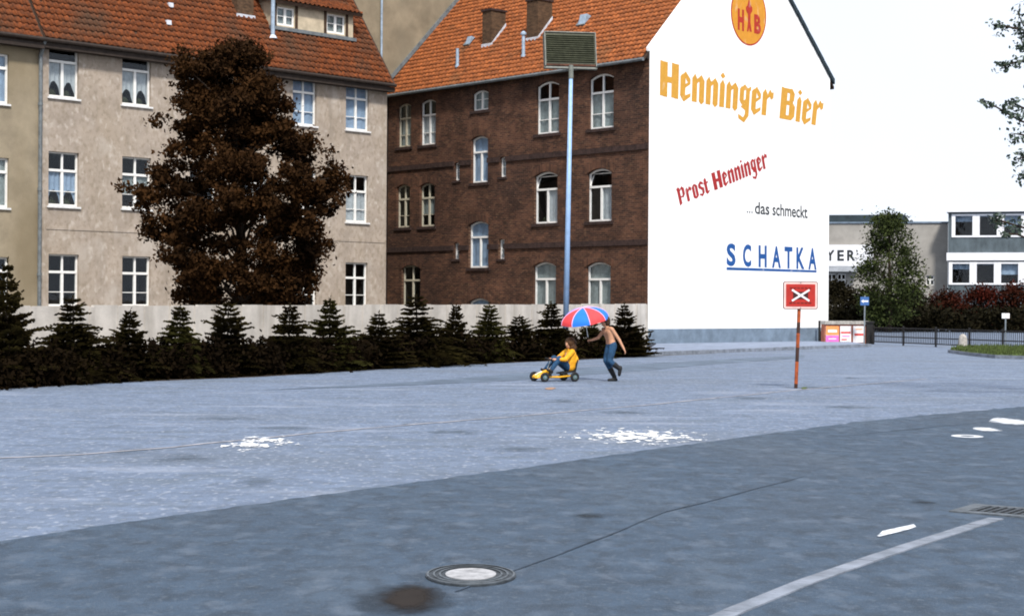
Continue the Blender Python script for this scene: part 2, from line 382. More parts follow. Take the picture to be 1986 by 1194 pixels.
# pale seam across the lot
def strip(name, pts, wd, z, m, wob=0.0):
    P = [gp(*p) for p in pts]; Q = []
    for i in range(len(P) - 1):
        k = max(1, int((P[i + 1] - P[i]).length / .5))
        for j in range(k): Q.append(P[i].lerp(P[i + 1], j / k))
    Q.append(P[-1]); a = []; b = []
    for i, p in enumerate(Q):
        t = (Q[min(i + 1, len(Q) - 1)] - Q[max(i - 1, 0)]).normalized(); n = Vector((-t.y, t.x, 0))
        p = p + n * random.uniform(-wob, wob); ww = wd * random.uniform(.6, 1.4) if wob else wd
        a.append(p + n * ww / 2); b.append(p - n * ww / 2)
    mb = MB()
    for i in range(len(Q) - 1):
        mb.quad((b[i].x, b[i].y, z), (b[i + 1].x, b[i + 1].y, z), (a[i + 1].x, a[i + 1].y, z), (a[i].x, a[i].y, z))
    o = mb.build(name, m); o['kind'] = 'structure'; return o
strip('asphalt_seam', [(-100, 893), (150, 883), (330, 868), (560, 845), (760, 827), (1000, 808), (1250, 786), (1540, 757), (1800, 735)], .06, .010, 'joint', .03)
strip('road_crack', [(880, 1150), (1010, 1103), (1130, 1060), (1290, 995), (1420, 962), (1560, 925)], .014, .014, 'crack', .012)
strip('road_crack', [(1560, 853), (1700, 840), (1850, 825), (1986, 812)], .018, .014, 'crack', .02)

# pavement with kerb stones before the gable
pv0, pv1 = gp(1256, 690), gp(1690, 672.5)
Lc = gp(1256, 671.5)
GA = Vector((3607 / F, 1, 0)).normalized()             # gable direction, to the right and back
G = frame((Lc.x, Lc.y, 0), GA)
pvb = MB(); inn = .13
kd = (pv1 - pv0).normalized(); kn = Vector((-kd.y, kd.x, 0))
pave = [pv0 + kn * .155, pv1 + kn * .155, pv1 + Vector((0, 6, 0)), G @ Vector((13, .5, 0)), G @ Vector((0, .3, 0)), G @ Vector((-.6, -1.0, 0))]
pvb.slab(pave, .0, .11); o = pvb.build('pavement', 'pavement'); o['kind'] = 'structure'
kl = (pv1 - pv0).length; nk = int(kl / 1.0); ks = MB(); ks.box(0.008, kl / nk - .008, 0, .15, 0, .122); ksm = ks.mesh('kerb_stone', 'kerb')
for i in range(nk):
    k = bpy.data.objects.new('kerb_stone', ksm); C.objects.link(k); k.parent = o
    p = pv0 + kd * (kl * i / nk); k.matrix_world = frame((p.x, p.y, random.uniform(-.004, .004)), kd)

# gutter of pale slabs along the near road
gl_ = [(1345, 1225), (1420, 1190), (1560, 1132), (1750, 1066), (1880, 1024), (1932, 1008)]
P = [gp(*p) for p in gl_]; gut = tag(bpy.data.objects.new('gutter', None), kind='structure'); C.objects.link(gut)
acc = [P[0]]
for i in range(len(P) - 1):
    for j in range(1, 6): acc.append(P[i].lerp(P[i + 1], j / 5))
for i in range(len(acc) - 1):
    a, b = acc[i], acc[i + 1]; d = (b - a).normalized(); n = Vector((-d.y, d.x, 0)) * .058
    s = MB(); g = d * .002; s.slab([a + g - n, b - g - n, b - g + n, a + g + n], .0, .016 + random.uniform(0, .004)); s.build('gutter_slab', 'kerb', gut)
# drain grate at the right edge
gc = gp(1965, 995); dg = thing('drain_grate', 'iron drain grate set in a pale surround beside the gutter', 'drain', T((gc.x, gc.y, 0), R(-35)))
b = MB(); b.box(-.42, .42, -.3, -.2, .0, .02); b.box(-.42, .42, .2, .3, .0, .02); b.box(-.42, -.3, -.2, .2, .0, .021); b.box(.3, .42, -.2, .2, .0, .021); b.build('surround', 'iron_rib', dg)
b = MB(); b.box(-.3, .3, -.2, .2, .0, .0115); b.build('pit', 'roof_under', dg)
bar = MB(); bar.box(-.015, .015, -.199, .199, .013, .024); bm_ = bar.mesh('bar', 'cast_iron')
for i in range(9):
    k = bpy.data.objects.new('bar', bm_); C.objects.link(k); k.parent = dg; k.location = (-.26 + i * .065, 0, 0)

# manhole
mc = gp(913, 1119); D = mc.y; rr = 88 / F * D; mh = thing('manhole', 'round manhole cover with pale concrete centre and ribbed iron ring', 'manhole', T((mc.x, mc.y, .008)))
def ring(b, r0, r1, z0, z1, n=56, ky=1.4):
    for i in range(n):
        a0, a1 = 2 * math.pi * i / n, 2 * math.pi * (i + 1) / n
        c0, s0, c1, s1 = math.cos(a0), math.sin(a0) * ky, math.cos(a1), math.sin(a1) * ky
        b.quad((r0 * c0, r0 * s0, z1), (r1 * c0, r1 * s0, z1), (r1 * c1, r1 * s1, z1), (r0 * c1, r0 * s1, z1))
        b.quad((r1 * c0, r1 * s0, z0), (r1 * c1, r1 * s1, z0), (r1 * c1, r1 * s1, z1), (r1 * c0, r1 * s0, z1))
b = MB(); ring(b, .55 * rr, rr, 0, .012); b.build('iron_ring', 'cast_iron', mh)
b = MB()
for q in (.66, .79, .93): ring(b, q * rr, (q + .045) * rr, .0121, .017)
b.build('raised_rib', 'iron_rib', mh)
b = MB(); ring(b, 0.0001, .56 * rr, 0, .016); b.build('concrete_cover', 'cover_concrete', mh)
# oil stain
def blob(px, py, rx, ry, seed, n=40, am=.12):
    r_ = random.Random(seed); ph = [r_.uniform(0, 6.3) for _ in range(6)]; out = []
    for i in range(n):
        a = 2 * math.pi * i / n; k = 1 + sum(am / (j + 1) * math.sin((j + 2) * a + ph[j]) for j in range(6))
        out.append((px + rx * k * math.cos(a), py - ry * k * math.sin(a)))
    return px_poly(out)
st = sheet('oil_stain', blob(785, 1170, 112, 42, 3), .0125, 'stain_rim', None); tag(st, 'dark oily stain on the road beside the manhole', 'stain')
st2 = sheet('stain_core', blob(795, 1166, 82, 34, 5), .0155, 'stain', None, st)
# paint marks on the road (right)
def mark(name, poly, label, cat='road marking', m_='white_line'): return tag(sheet(name, poly, .0135, m_, None), label, cat)
mark('paint_dash', px_poly([(1701, 1042), (1712, 1032), (1772, 1019), (1777, 1024), (1760, 1030), (1706, 1043)]), 'short white painted dash on the road beside the gutter')
mark('paint_patch', blob(1960, 819, 42, 9, 9), 'large white paint patch at the right edge of the road', m_='paint_worn')
mark('paint_patch', blob(1915, 834, 30, 5, 10), 'middle of three white oval paint patches on the road', m_='paint_worn')
b = MB(); cpt = gp(1876, 847); rr2 = 30 / F * cpt.y
mb = MB(T((cpt.x, cpt.y, 0))); ring(mb, .45 * rr2, rr2, .010, .014, 40, 1.1); tag(mb.build('paint_ring', 'white_line'), 'white painted ring on the road, leftmost of three patches', 'road marking')
# white spills on the lot
tag(sheet('white_spill', px_poly([(1036 + 0, 858), (1036, 826), (1400, 826), (1400, 866), (1200, 872)]), .0125, 'spill', None), 'long scatter of white spilled paint on the lot, larger of two', 'spill')
tag(sheet('white_spill', px_poly([(428, 884), (428, 838), (582, 838), (582, 888)]), .0125, 'spill_small', None), 'small jagged white paint spill on the pale seam at left', 'spill')
tag(sheet('fallen_leaf', blob(1067, 754, 10, 2, 2), .0125, 'scrap', None), 'small orange scrap lying before the go-kart', 'litter')
tag(sheet('moss_tuft', blob(1560, 753, 6, 2, 2), .0125, 'grass', None), 'little green moss tuft at the foot of the red sign', 'moss')
for x, y, rx, ry in [(258, 875, 38, 5), (787, 824, 10, 2.5), (1652, 733, 14, 1.5), (1140, 1002, 30, 4), (1790, 975, 16, 4), (500, 935, 40, 7), (560, 830, 60, 3), (880, 838, 50, 4), (1210, 800, 45, 3), (1000, 872, 60, 5), (1090, 778, 40, 3), (430, 812, 60, 3), (350, 890, 60, 7), (1580, 752, 45, 2.0), (1450, 772, 40, 2.5), (1640, 790, 40, 3)]:
    on_lot = y < np.interp(x, [q[0] for q in ROAD], [q[1] for q in ROAD])
    o = sheet('damp_patch', blob(x, y, rx * 1.7, ry * 1.9, int(x), 30, .05), .0068 if on_lot else .0105, 'damp' if on_lot else 'damp_road')

# ------------------------------------------------------------------ facade building helpers
def arc_pts(u0, u1, zc, rise, n=8):
    """arc over u0..u1 whose crown is zc and springs at zc-rise"""
    out = []
    for i in range(n + 1):
        t = i / n; out.append((u0 + (u1 - u0) * t, zc - rise * (2 * t - 1) ** 2))
    return out
def wall_holes(mb, u0, u1, z0, z1, holes, depth=.14):
    us = sorted({u0, u1, *[h[0] for h in holes], *[h[1] for h in holes]}); zs = sorted({z0, z1, *[h[2] for h in holes], *[h[3] for h in holes]})
    for i in range(len(us) - 1):
        for j in range(len(zs) - 1):
            cu, cz = (us[i] + us[i + 1]) / 2, (zs[j] + zs[j + 1]) / 2
            if any(h[0] < cu < h[1] and h[2] < cz < h[3] for h in holes): continue
            mb.quad((us[i], 0, zs[j]), (us[i + 1], 0, zs[j]), (us[i + 1], 0, zs[j + 1]), (us[i], 0, zs[j + 1]))
    for a, b, c, d, ar in holes:
        dd = depth
        zt = d - ar
        mb.quad((a, 0, c), (a, dd, c), (a, dd, zt), (a, 0, zt)); mb.quad((b, 0, c), (b, 0, zt), (b, dd, zt), (b, dd, c))
        mb.quad((a, 0, c), (b, 0, c), (b, dd, c), (a, dd, c))
        if ar <= 0: mb.quad((a, 0, d), (a, dd, d), (b, dd, d), (b, 0, d))
        else:
            P = arc_pts(a, b, d, ar)
            for k in range(len(P) - 1):
                p, q = P[k], P[k + 1]
                mb.quad((p[0], 0, p[1]), (p[0], dd, p[1]), (q[0], dd, q[1]), (q[0], 0, q[1]))
                mb.quad((p[0], 0, p[1]), (q[0], 0, q[1]), (q[0], 0, d), (p[0], 0, d))
def px_rect(M, x0, y0, x1, y1):
    xm, ym = (x0 + x1) / 2, (y0 + y1) / 2
    return fuv(M, x0, ym)[0], fuv(M, x1, ym)[0], fuv(M, xm, y1)[1], fuv(M, xm, y0)[1]
def curtain(mb, u0, u1, z0, z1, y, arch=0.0, n=14):
    """pleated cloth; arch > 0 cuts a rounded opening at the foot"""
    pts = []
    for i in range(n + 1):
        t = i / n; u = u0 + (u1 - u0) * t; zb = z0 + arch * max(0, 1 - abs(2 * t - 1) ** 2.2)
        pts.append((u, y + .018 * math.sin(t * 19 + u0 * 7), zb))
    for i in range(n):
        a, b = pts[i], pts[i + 1]; mb.quad(a, b, (b[0], b[1], z1), (a[0], a[1], z1))
def window(house, W, u0, u1, z0, z1, arch=0.0, rec=.13, tr=.66, um=True, lm=True, bars=(.42,), cur=None, fw=.055, fm='window_white',
           sill='sill', tilt=False, cmat='curtain', plants=False):
    """window frame (part) with panes, sill, curtain as sub-parts; facade frame W maps to the house's own frame"""
    w_, h_ = u1 - u0, z1 - z0; b = MB(W); y = rec; zt = z0 + h_ * tr; um_ = (u0 + u1) / 2
    e = .012
    b.box(u0 - e, u0 + fw, y, y + .07, z0, z1 - arch); b.box(u1 - fw, u1 + e, y, y + .07, z0, z1 - arch)
    b.box(u0 + fw, u1 - fw, y + .003, y + .066, z0, z0 + fw * 1.3)
    if arch > 0:
        P = arc_pts(u0, u1, z1 + .01, arch); Q = arc_pts(u0, u1, z1 - fw * 1.2, arch)
        for k in range(len(P) - 1):
            b.prism([(Q[k][0], Q[k][1] if Q[k][1] < P[k][1] else P[k][1] - .02), (Q[k + 1][0], Q[k + 1][1]), P[k + 1], P[k]], y - .003, y + .06)
    else: b.box(u0 + fw, u1 - fw, y + .003, y + .066, z1 - fw, z1 + e)
    if tr < 1: b.box(u0 + fw * .5, u1 - fw * .5, y - .02, y + .062, zt - fw * .7, zt + fw * .7)
    mw = fw * .8
    if lm: b.box(um_ - mw, um_ + mw, y - .008, y + .064, z0 + fw, zt - fw * .7 if tr < 1 else z1 - fw * .6)
    if um and tr < 1: b.box(um_ - mw * .7, um_ + mw * .7, y - .006, y + .064, zt + fw * .7, z1 - fw * .6)
    low = zt if tr < 1 else z1
    zb = [z0 + fw * 1.3] + [z0 + (low - z0) * q for q in bars] + [low - fw * .7]
    for q in zb[1:-1]: b.box(u0 + fw * .6, u1 - fw * .6, y + .012, y + .05, q - .014, q + .014)
    win = b.build('window', fm, house)
    cols = [(u0 + fw, um_ - mw), (um_ + mw, u1 - fw)] if lm else [(u0 + fw, u1 - fw)]
    def pane(a, c, d, f):
        p = MB(W); p.box(a - .01, c + .01, y + .026, y + .034, d - .012, f + .012); p.build('pane', 'glass', win)
    for a, c in cols:
        for k in range(len(zb) - 1): pane(a, c, zb[k], zb[k + 1])
    if tr < 1:
        if tilt:
            s = MB(W); zz0, zz1 = zt + fw, z1 - arch * .6 - fw; off = (zz1 - zz0) * .42
            s.add([(u0 + fw, y, zz0), (u1 - fw, y, zz0), (u1 - fw, y + off, zz1), (u0 + fw, y + off, zz1)], [(0, 1, 2, 3)])
            s.build('tilted_pane', 'glass', win)
            s = MB(W)
            for uu in (u0 + fw, u1 - fw): s.tube([(uu, y - .01, zz0), (uu, y + off, zz1)], .025, 6)
            s.tube([(u0 + fw, y + off, zz1), (u1 - fw, y + off, zz1)], .025, 6); s.build('tilted_sash', fm, win)
        else:
            for a, c in ([(u0 + fw, um_ - mw * .7), (um_ + mw * .7, u1 - fw)] if um else [(u0 + fw, u1 - fw)]): pane(a, c, zt + fw * .7, z1 - fw)
    if sill:
        s = MB(W); s.box(u0 - .06, u1 + .06, -.07, rec + .02, z0 - .07, z0 - .004); s.build('sill', sill, win)
    for c in (cur or []):
        ty, = c[:1]; m_ = c[1] if len(c) > 1 else cmat; k = MB(W); yy = y + .085
        if ty == 'low':     # lower sashes, arched foot
            for a, d in cols: curtain(k, a - .02, d + .02, z0 + .05, zt, yy, .42 * (zt - z0))
        elif ty == 'full': curtain(k, u0, u1, z0 + .03, z1 - .02, yy, 0, 24)
        elif ty == 'lower': curtain(k, u0, u1, z0 + .03, zt, yy, 0, 24)
        elif ty == 'half': curtain(k, u0, u1, z0 + .45 * (zt - z0), zt, yy, 0, 24)
        elif ty == 'right': curtain(k, um_, u1, z0 + .03, zt, yy, 0, 12)
        elif ty == 'sides':
            curtain(k, u0, u0 + w_ * .3, z0 + .03, z1, yy, 0, 10); curtain(k, u1 - w_ * .3, u1, z0 + .03, z1, yy, 0, 10)
        k.build('curtain', m_, win)
    if plants:
        k = MB(W)
        for a, d in cols: k.ell(((a + d) / 2, y + .28, z0 + .14), (d - a) * .42, .1, .2, 10, 6)
        k.build('pot_plant', 'pot_plant', win)
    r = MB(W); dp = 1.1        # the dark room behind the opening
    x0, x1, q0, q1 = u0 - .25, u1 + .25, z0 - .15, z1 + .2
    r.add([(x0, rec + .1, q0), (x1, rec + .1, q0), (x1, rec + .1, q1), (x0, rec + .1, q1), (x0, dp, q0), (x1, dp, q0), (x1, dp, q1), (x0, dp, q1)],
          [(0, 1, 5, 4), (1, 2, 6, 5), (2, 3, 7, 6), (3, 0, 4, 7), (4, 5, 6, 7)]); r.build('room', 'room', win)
    return win

# one pantile: x across, y up the slope, z out of the roof
def tile_mesh(name, m, wd=.24, ln=.37):
    n = 6; vs = []; fs = []
    for k, (y, lift) in enumerate(((0, .062), (ln, .006))):
        for i in range(n + 1):
            t = i / n; z = .030 * math.sin(t * 2 * math.pi * .92 + .5); vs.append((t * (wd + .012), y, z + lift))
    for i in range(n): fs.append((i, i + 1, n + 2 + i, n + 1 + i))
    for i in range(n + 1): vs.append((vs[i][0], 0.004, vs[i][2] - .045))
    o = 2 * (n + 1)
    for i in range(n): fs.append((o + i, o + i + 1, i + 1, i))
    return vs, fs
TV, TF = tile_mesh('t', 't')
def tiled_roof(roof, hM, S, width, slope, m, skip=None, wd=.24, ex=.30, rake=None):
    """S: matrix of the roof plane (x along eave, y up slope, z out) in house coordinates; 300 nearest tiles in view are objects"""
    nx, ny = int(width / wd), int(slope / ex); items = []
    for j in range(ny):
        for i in range(nx):
            c = S @ Vector((i * wd + wd / 2, j * ex + ex / 2, 0))
            if skip and skip(i * wd + wd / 2, j * ex + ex / 2): continue
            wp = hM @ c; x, y = topx(wp); vis = -15 < x < 2000 and -25 < y < 1200
            items.append((0 if vis else 1, (wp - CAM).length, i, j))
    items.sort()
    b = MB(); b.add([Vector(v) for v in TV], TF); tm = b.mesh('tile', m, True)
    V = []; Fc = []
    for k, (vis, d, i, j) in enumerate(items):
        ml = S @ Matrix.Translation((i * wd, j * ex + random.uniform(-.012, .012), random.uniform(-.004, .008))) @ Matrix.Rotation(random.gauss(0, .012), 4, 'Z') @ Matrix.Rotation(random.gauss(0, .012), 4, 'X')
        if k < 300 and vis == 0:
            o = bpy.data.objects.new('tile', tm); C.objects.link(o); o.parent = roof; o.matrix_local = ml
        else:
            o0 = len(V); V += [ml @ Vector(v) for v in TV]; Fc += [tuple(q + o0 for q in f) for f in TF]
    me = bpy.data.meshes.new('tiles'); me.from_pydata([tuple(v) for v in V], [], Fc); me.materials.append(MATS[m])
    for p in me.polygons: p.use_smooth = True
    o = bpy.data.objects.new('tiles', me); C.objects.link(o); o.parent = roof; o['kind'] = 'stuff'

# ------------------------------------------------------------------ brick house with the white gable
GW = fuv(G, 1608, 400)[0]                              # gable width
ZE = fuv(G, 1255, 98)[1]                               # eave height
LEN = 16.9
house = thing('brick_house', 'dark brick house with white painted gable and red tiled roof', 'house', G)
PB = R(46.5); RISE = GW / 2 * math.tan(PB)
# gable wall (white) : the y=0 face, a shell 25 cm thick
b = MB(); zp = (fuv(G, 1262, 640)[1] + fuv(G, 1590, 633)[1]) / 2; b.prism([(.0, zp), (GW, zp), (GW, ZE), (GW / 2, ZE + RISE), (0, ZE)], 0, .25); gab = b.build('gable_wall', 'white_paint', house); gab['label'] = 'white painted gable wall with beer advertising'
zp = (fuv(G, 1262, 640)[1] + fuv(G, 1590, 633)[1]) / 2
b = MB(); b.box(-.02, GW + .02, -.025, .24, 0, zp); pl = b.build('plinth', 'plinth', house); pl['label'] = 'grey plinth at the foot of the white gable'
# other walls
W = Matrix(((0, 1, 0, 0), (-1, 0, 0, 0), (0, 0, 1, 0), (0, 0, 0, 1)))          # facade frame: x = -house y, y = house x
BF = G @ W
wins = []
def R4(x0, y0, x1, y1): return px_rect(BF, x0, y0, x1, y1)
BW = [  # rect, arch px?, options
 (R4(771, 201, 797, 285), dict(fm='window_cream', cur=[('lower', 'curtain_grey')])), (R4(815, 193, 845, 281), dict(fm='window_white', cur=[('lower', 'curtain')])),
 (R4(769, 358, 795, 441), dict(fm='window_cream')), (R4(814, 355, 843, 439), dict(fm='window_cream', cur=[('half', 'curtain_grey')])),
 (R4(779, 514, 815, 600), dict(fm='window_cream', bars=())),
 (R4(916, 175, 947, 214), dict(tr=1.0, bars=(.55,), cur=[('full', 'curtain_grey')])),
 (R4(914, 264, 946, 354), dict(um=False, bars=(), cur=[('full', 'curtain_and_sky_sheen')])), (R4(909, 429, 947, 519), dict(um=False, bars=(), cur=[('full', 'curtain_and_sky_sheen')])),
 (R4(909, 578, 949, 660), dict(um=False, bars=(), cur=[('full', 'curtain_and_sky_sheen')])),
 (R4(1040, 158, 1084, 259), dict(cur=[('lower', 'curtain_grey')])), (R4(1142, 143, 1190, 249), dict(cur=[('lower', 'curtain_grey')])),
 (R4(1036, 333, 1081, 433), dict(um=False, bars=(), tilt=True, cur=[('right', 'curtain')], plants=True)), (R4(1139, 327, 1186, 429), dict(um=False, bars=(), tilt=True, cur=[('right', 'curtain')])),
 (R4(1034, 508, 1078, 605), dict(um=False, bars=(), cur=[('full', 'curtain_grey')])), (R4(1137, 508, 1184, 606), dict(um=False, bars=(), cur=[('full', 'curtain_grey')])),
]
SL = [R4(881, 315, 891, 350), R4(969, 304, 981, 343), R4(880, 470, 890, 502), R4(967, 463, 978, 502)]
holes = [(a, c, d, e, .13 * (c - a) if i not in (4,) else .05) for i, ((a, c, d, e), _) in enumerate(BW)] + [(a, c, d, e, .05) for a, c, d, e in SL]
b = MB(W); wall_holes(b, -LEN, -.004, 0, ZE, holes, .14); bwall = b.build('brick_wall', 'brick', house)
b = MB(); b.quad((GW, .25, 0), (GW, LEN, 0), (GW, LEN, ZE), (GW, .25, ZE)); b.build('brick_wall', 'brick', house)
b = MB(); b.prism([(0, 0), (GW, 0), (GW, ZE), (GW / 2, ZE + RISE), (0, ZE)], LEN - .2, LEN - .02); b.build('end_wall', 'brick_dark', house)
b = MB(); b.box(-.03, .25, -.0, .26, 0, .0) if False else None
for i, ((a, c, d, e), kw) in enumerate(BW):
    wn_ = window(house, W, a, c, d, e, arch=.13 * (c - a) if i != 4 else .05, sill=None, fw=.05 if c - a < .75 else .06, **kw)
    s = MB(W); s.box(a - .12, c + .12, -.06, .12, d - .13, d - .004); s.build('sill', 'brick_dark', wn_)
    s = MB(W); P0 = arc_pts(a - .1, c + .1, e + .02, .13 * (c - a) + .05); P1 = arc_pts(a - .22, c + .22, e + .34, .13 * (c - a) + .12)
    for k in range(len(P0) - 1): s.prism([P0[k], P0[k + 1], P1[k + 1], P1[k]], -.018, .02)
    s.build('brick_arch', 'brick_soldier', wn_)
for a, c, d, e in SL:
    wn_ = window(house, W, a, c, d, e, arch=.05, sill=None, tr=1.0, lm=False, bars=(.5,), fw=.05, cur=[('full', 'curtain')])
    s = MB(W); s.box(a - .1, c + .1, -.05, .12, d - .1, d - .004); s.build('sill', 'brick_dark', wn_)
# string courses (projecting, in lengths between the windows) and eaves
def course(zc, hh, name='string_course'):
    cut = sorted([(h[0] - .0, h[1] + .0) for h in holes if h[2] - .14 < zc < h[3] + .05]); u = -LEN
    s = MB(W)
    for a, c in cut + [(-.02, -.02)]:
        if a > u: s.box(u, a, -.06, .02, zc - hh / 2, zc + hh / 2)
        u = max(u, c)
    s.build(name, 'brick_dark', house)
course(fuv(BF, 1230, 286)[1], .22); course(fuv(BF, 1230, 470)[1], .22)
s = MB(W); s.box(-LEN, .0, -.10, .02, ZE - .32, ZE - .02); s.build('cornice', 'fascia', house)
s = MB(W); s.box(-.32, -.004, -.03, .03, .0, ZE - .33); s.build('corner_pier', 'brick', house)
# roof
rf = MB(); ov = .32; t_ = math.tan(PB)
def sl_pt(x, y): return (x, y, ZE + x * t_ + .02)
x0 = -ov; th = .10
rf.prism([(-ov, ZE - ov * t_ + .02), (GW / 2, ZE + RISE + .02), (GW + ov, ZE - ov * t_ + .02), (GW + ov, ZE - ov * t_ - th), (GW / 2, ZE + RISE - th), (-ov, ZE - ov * t_ - th)], .02, LEN)
roof = rf.build('roof', 'roof_under', house)
S = Matrix.Translation((-ov, LEN, ZE - ov * t_ + .03)) @ Matrix(((0, math.cos(PB), -math.sin(PB), 0), (-1, 0, 0, 0), (0, math.sin(PB), math.cos(PB), 0), (0, 0, 0, 1)))
CH1 = (fuv(BF, 1, 1), )
SLN = (GW / 2 + ov) / math.cos(PB)
# chimneys and pipes located on the roof plane
RP = G @ S                                             # roof plane frame in the world
def on_roof(RPm, px, py):
    Mi = RPm.inverted(); o_ = Mi @ CAM; d_ = Mi.to_3x3() @ ray(px, py); p = o_ + d_ * (-o_.z / d_.z); return p.x, p.y
tiled_roof(roof, G, S, LEN - .05, SLN, 'tile')
s = MB(W); s.tube([(-LEN, -ov - .05, ZE - ov * t_ - .02), (-.0, -ov - .05, ZE - ov * t_ - .02)], .07, 8); s.build('gutter', 'zinc_dull', house)
# white verge on the left slope, dark verge boards on the right slope
b = MB(); b.prism([(-.05, ZE - .05 * t_ + .03), (GW / 2, ZE + RISE + .03), (GW / 2, ZE + RISE + .19), (-.05, ZE - .05 * t_ + .19)], -.02, .14); b.build('verge', 'white_paint', house)
nb = 16
for i in range(nb):
    q0, q1 = i / nb, (i + 1) / nb - .004
    xx0, xx1 = GW + .22 - (GW / 2 + .22) * q0, GW + .22 - (GW / 2 + .22) * q1
    f = lambda x: ZE + (GW - x) * t_
    b = MB(); j = random.uniform(0, .03); b.prism([(xx1, f(xx1) + .02 + j), (xx0, f(xx0) + .02 - .02), (xx0, f(xx0) + .22), (xx1, f(xx1) + .2 + j)], -.10, .05); b.build('verge_tile', 'dark_roof', roof)
def chimney(x, y, wd, hh, dp, name='chimney', m='chimney', parent=roof, Sm=S):
    p = Sm @ Vector((x, y, 0)); b = MB(); b.box(p.x, p.x + dp, p.y - wd / 2, p.y + wd / 2, p.z - dp * 1.2, p.z + hh)
    o = b.build(name, m, parent)
    b = MB(); b.box(p.x - .05, p.x + dp + .05, p.y - wd / 2 - .05, p.y + wd / 2 + .05, p.z + hh, p.z + hh + .09); b.build('cap', 'brick_dark', o)
    f = MB()
    sl = lambda d: p.z + d * t_
    f.prism([(p.x - .03, sl(-.03) + .05), (p.x + dp, sl(dp) + .10), (p.x + dp, sl(dp) + .24), (p.x - .03, sl(-.03) + .16)], p.y - wd / 2 - .03, p.y - wd / 2 - .005)
    f.box(p.x - .035, p.x - .005, p.y - wd / 2 - .03, p.y + wd / 2 + .03, p.z - .03, p.z + .16); f.build('flashing', 'lead', o)
    return o
u, v = on_roof(RP, 944, 92); chimney(u, v, .62, 1.62, .85)
u, v = on_roof(RP, 1032, 80); chimney(u, v, .72, 1.75, .85)
def vent(px, py, top, r, cap):
    u, v = on_roof(RP, px, py); p = S @ Vector((u, v, 0)); b = MB(); hh = (py - top) / F * (G @ p - CAM).length
    b.tube([(p.x, p.y, p.z - .2), (p.x, p.y, p.z + hh)], r, 10); o = b.build('vent_pipe', 'zinc', roof)
    b = MB(); b.tube([(p.x, p.y, p.z + .02), (p.x, p.y, p.z + .12)], r * 1.5, 10); b.build('collar', 'zinc', o)
    if cap: b = MB(); b.tube([(p.x, p.y, p.z + hh - .1), (p.x, p.y, p.z + hh - .02), (p.x, p.y, p.z + hh + .06)], [r * 1.7, r * 1.7, r * .6], 10); b.build('cowl', 'zinc', o)
vent(887, 132, 95, .075, False); vent(1015, 112, 64, .075, True)
def skylight(px, py, Mf, Sm, parent, wd=.5, ln=.6, up=.5):
    u, v = on_roof(Mf, px, py); L_ = Sm @ Matrix.Translation((u, v, .06)); b = MB(L_)
    b.add([(0, 0, 0), (wd, 0, 0), (wd, ln * .8, up * .55), (0, ln * .8, up * .55), (0, ln, 0), (wd, ln, 0)], [(0, 1, 2, 3), (0, 3, 4), (1, 5, 2), (3, 2, 5, 4)])
    o = b.build('roof_hatch', 'zinc', parent)
    b = MB(L_); b.box(-.05, wd + .05, -.06, .0, -.02, .06); b.box(-.06, 0, 0, ln, -.02, .06); b.build('hatch_frame', 'zinc_dull', o)
skylight(903, 90, RP, S, roof, .3, .5, .3); skylight(1122, 52, RP, S, roof, .42, .55, .4)

# ---- painted advertising on the gable
def rows_from_polys(polys, dz):
    ys = [p[1] for q in polys for p in q]; y = min(ys); y1 = max(ys); out = []
    while y < y1:
        ym = y + dz / 2; iv = []
        for q in polys:
            xs = []
            for i in range(len(q)):
                (xa, ya), (xb, yb) = q[i], q[(i + 1) % len(q)]
                if (ya <= ym < yb) or (yb <= ym < ya): xs.append(xa + (ym - ya) / (yb - ya) * (xb - xa))
            xs.sort(); iv += [(xs[k], xs[k + 1]) for k in range(0, len(xs) - 1, 2)]
        iv.sort(); cur = None
        for a, c in iv:
            if cur and a <= cur[1] + 1e-6: cur[1] = max(cur[1], c)
            else:
                if cur: out.append((cur[0], cur[1], y, min(y + dz, y1)))
                cur = [a, c]
        if cur: out.append((cur[0], cur[1], y, min(y + dz, y1)))
        y += dz
    return out
def _bl(gx, g): return [[(x + gx, y) for x, y in p] for p in g]
ST = [(0, .0), (.27, 0), (.27, .86), (.15, 1.03), (0, .87)]
ST2 = [(.42, .05), (.56, -.05), (.70, .06), (.70, .84), (.52, 1.03), (.26, .84), (.26, .70), (.42, .80)]
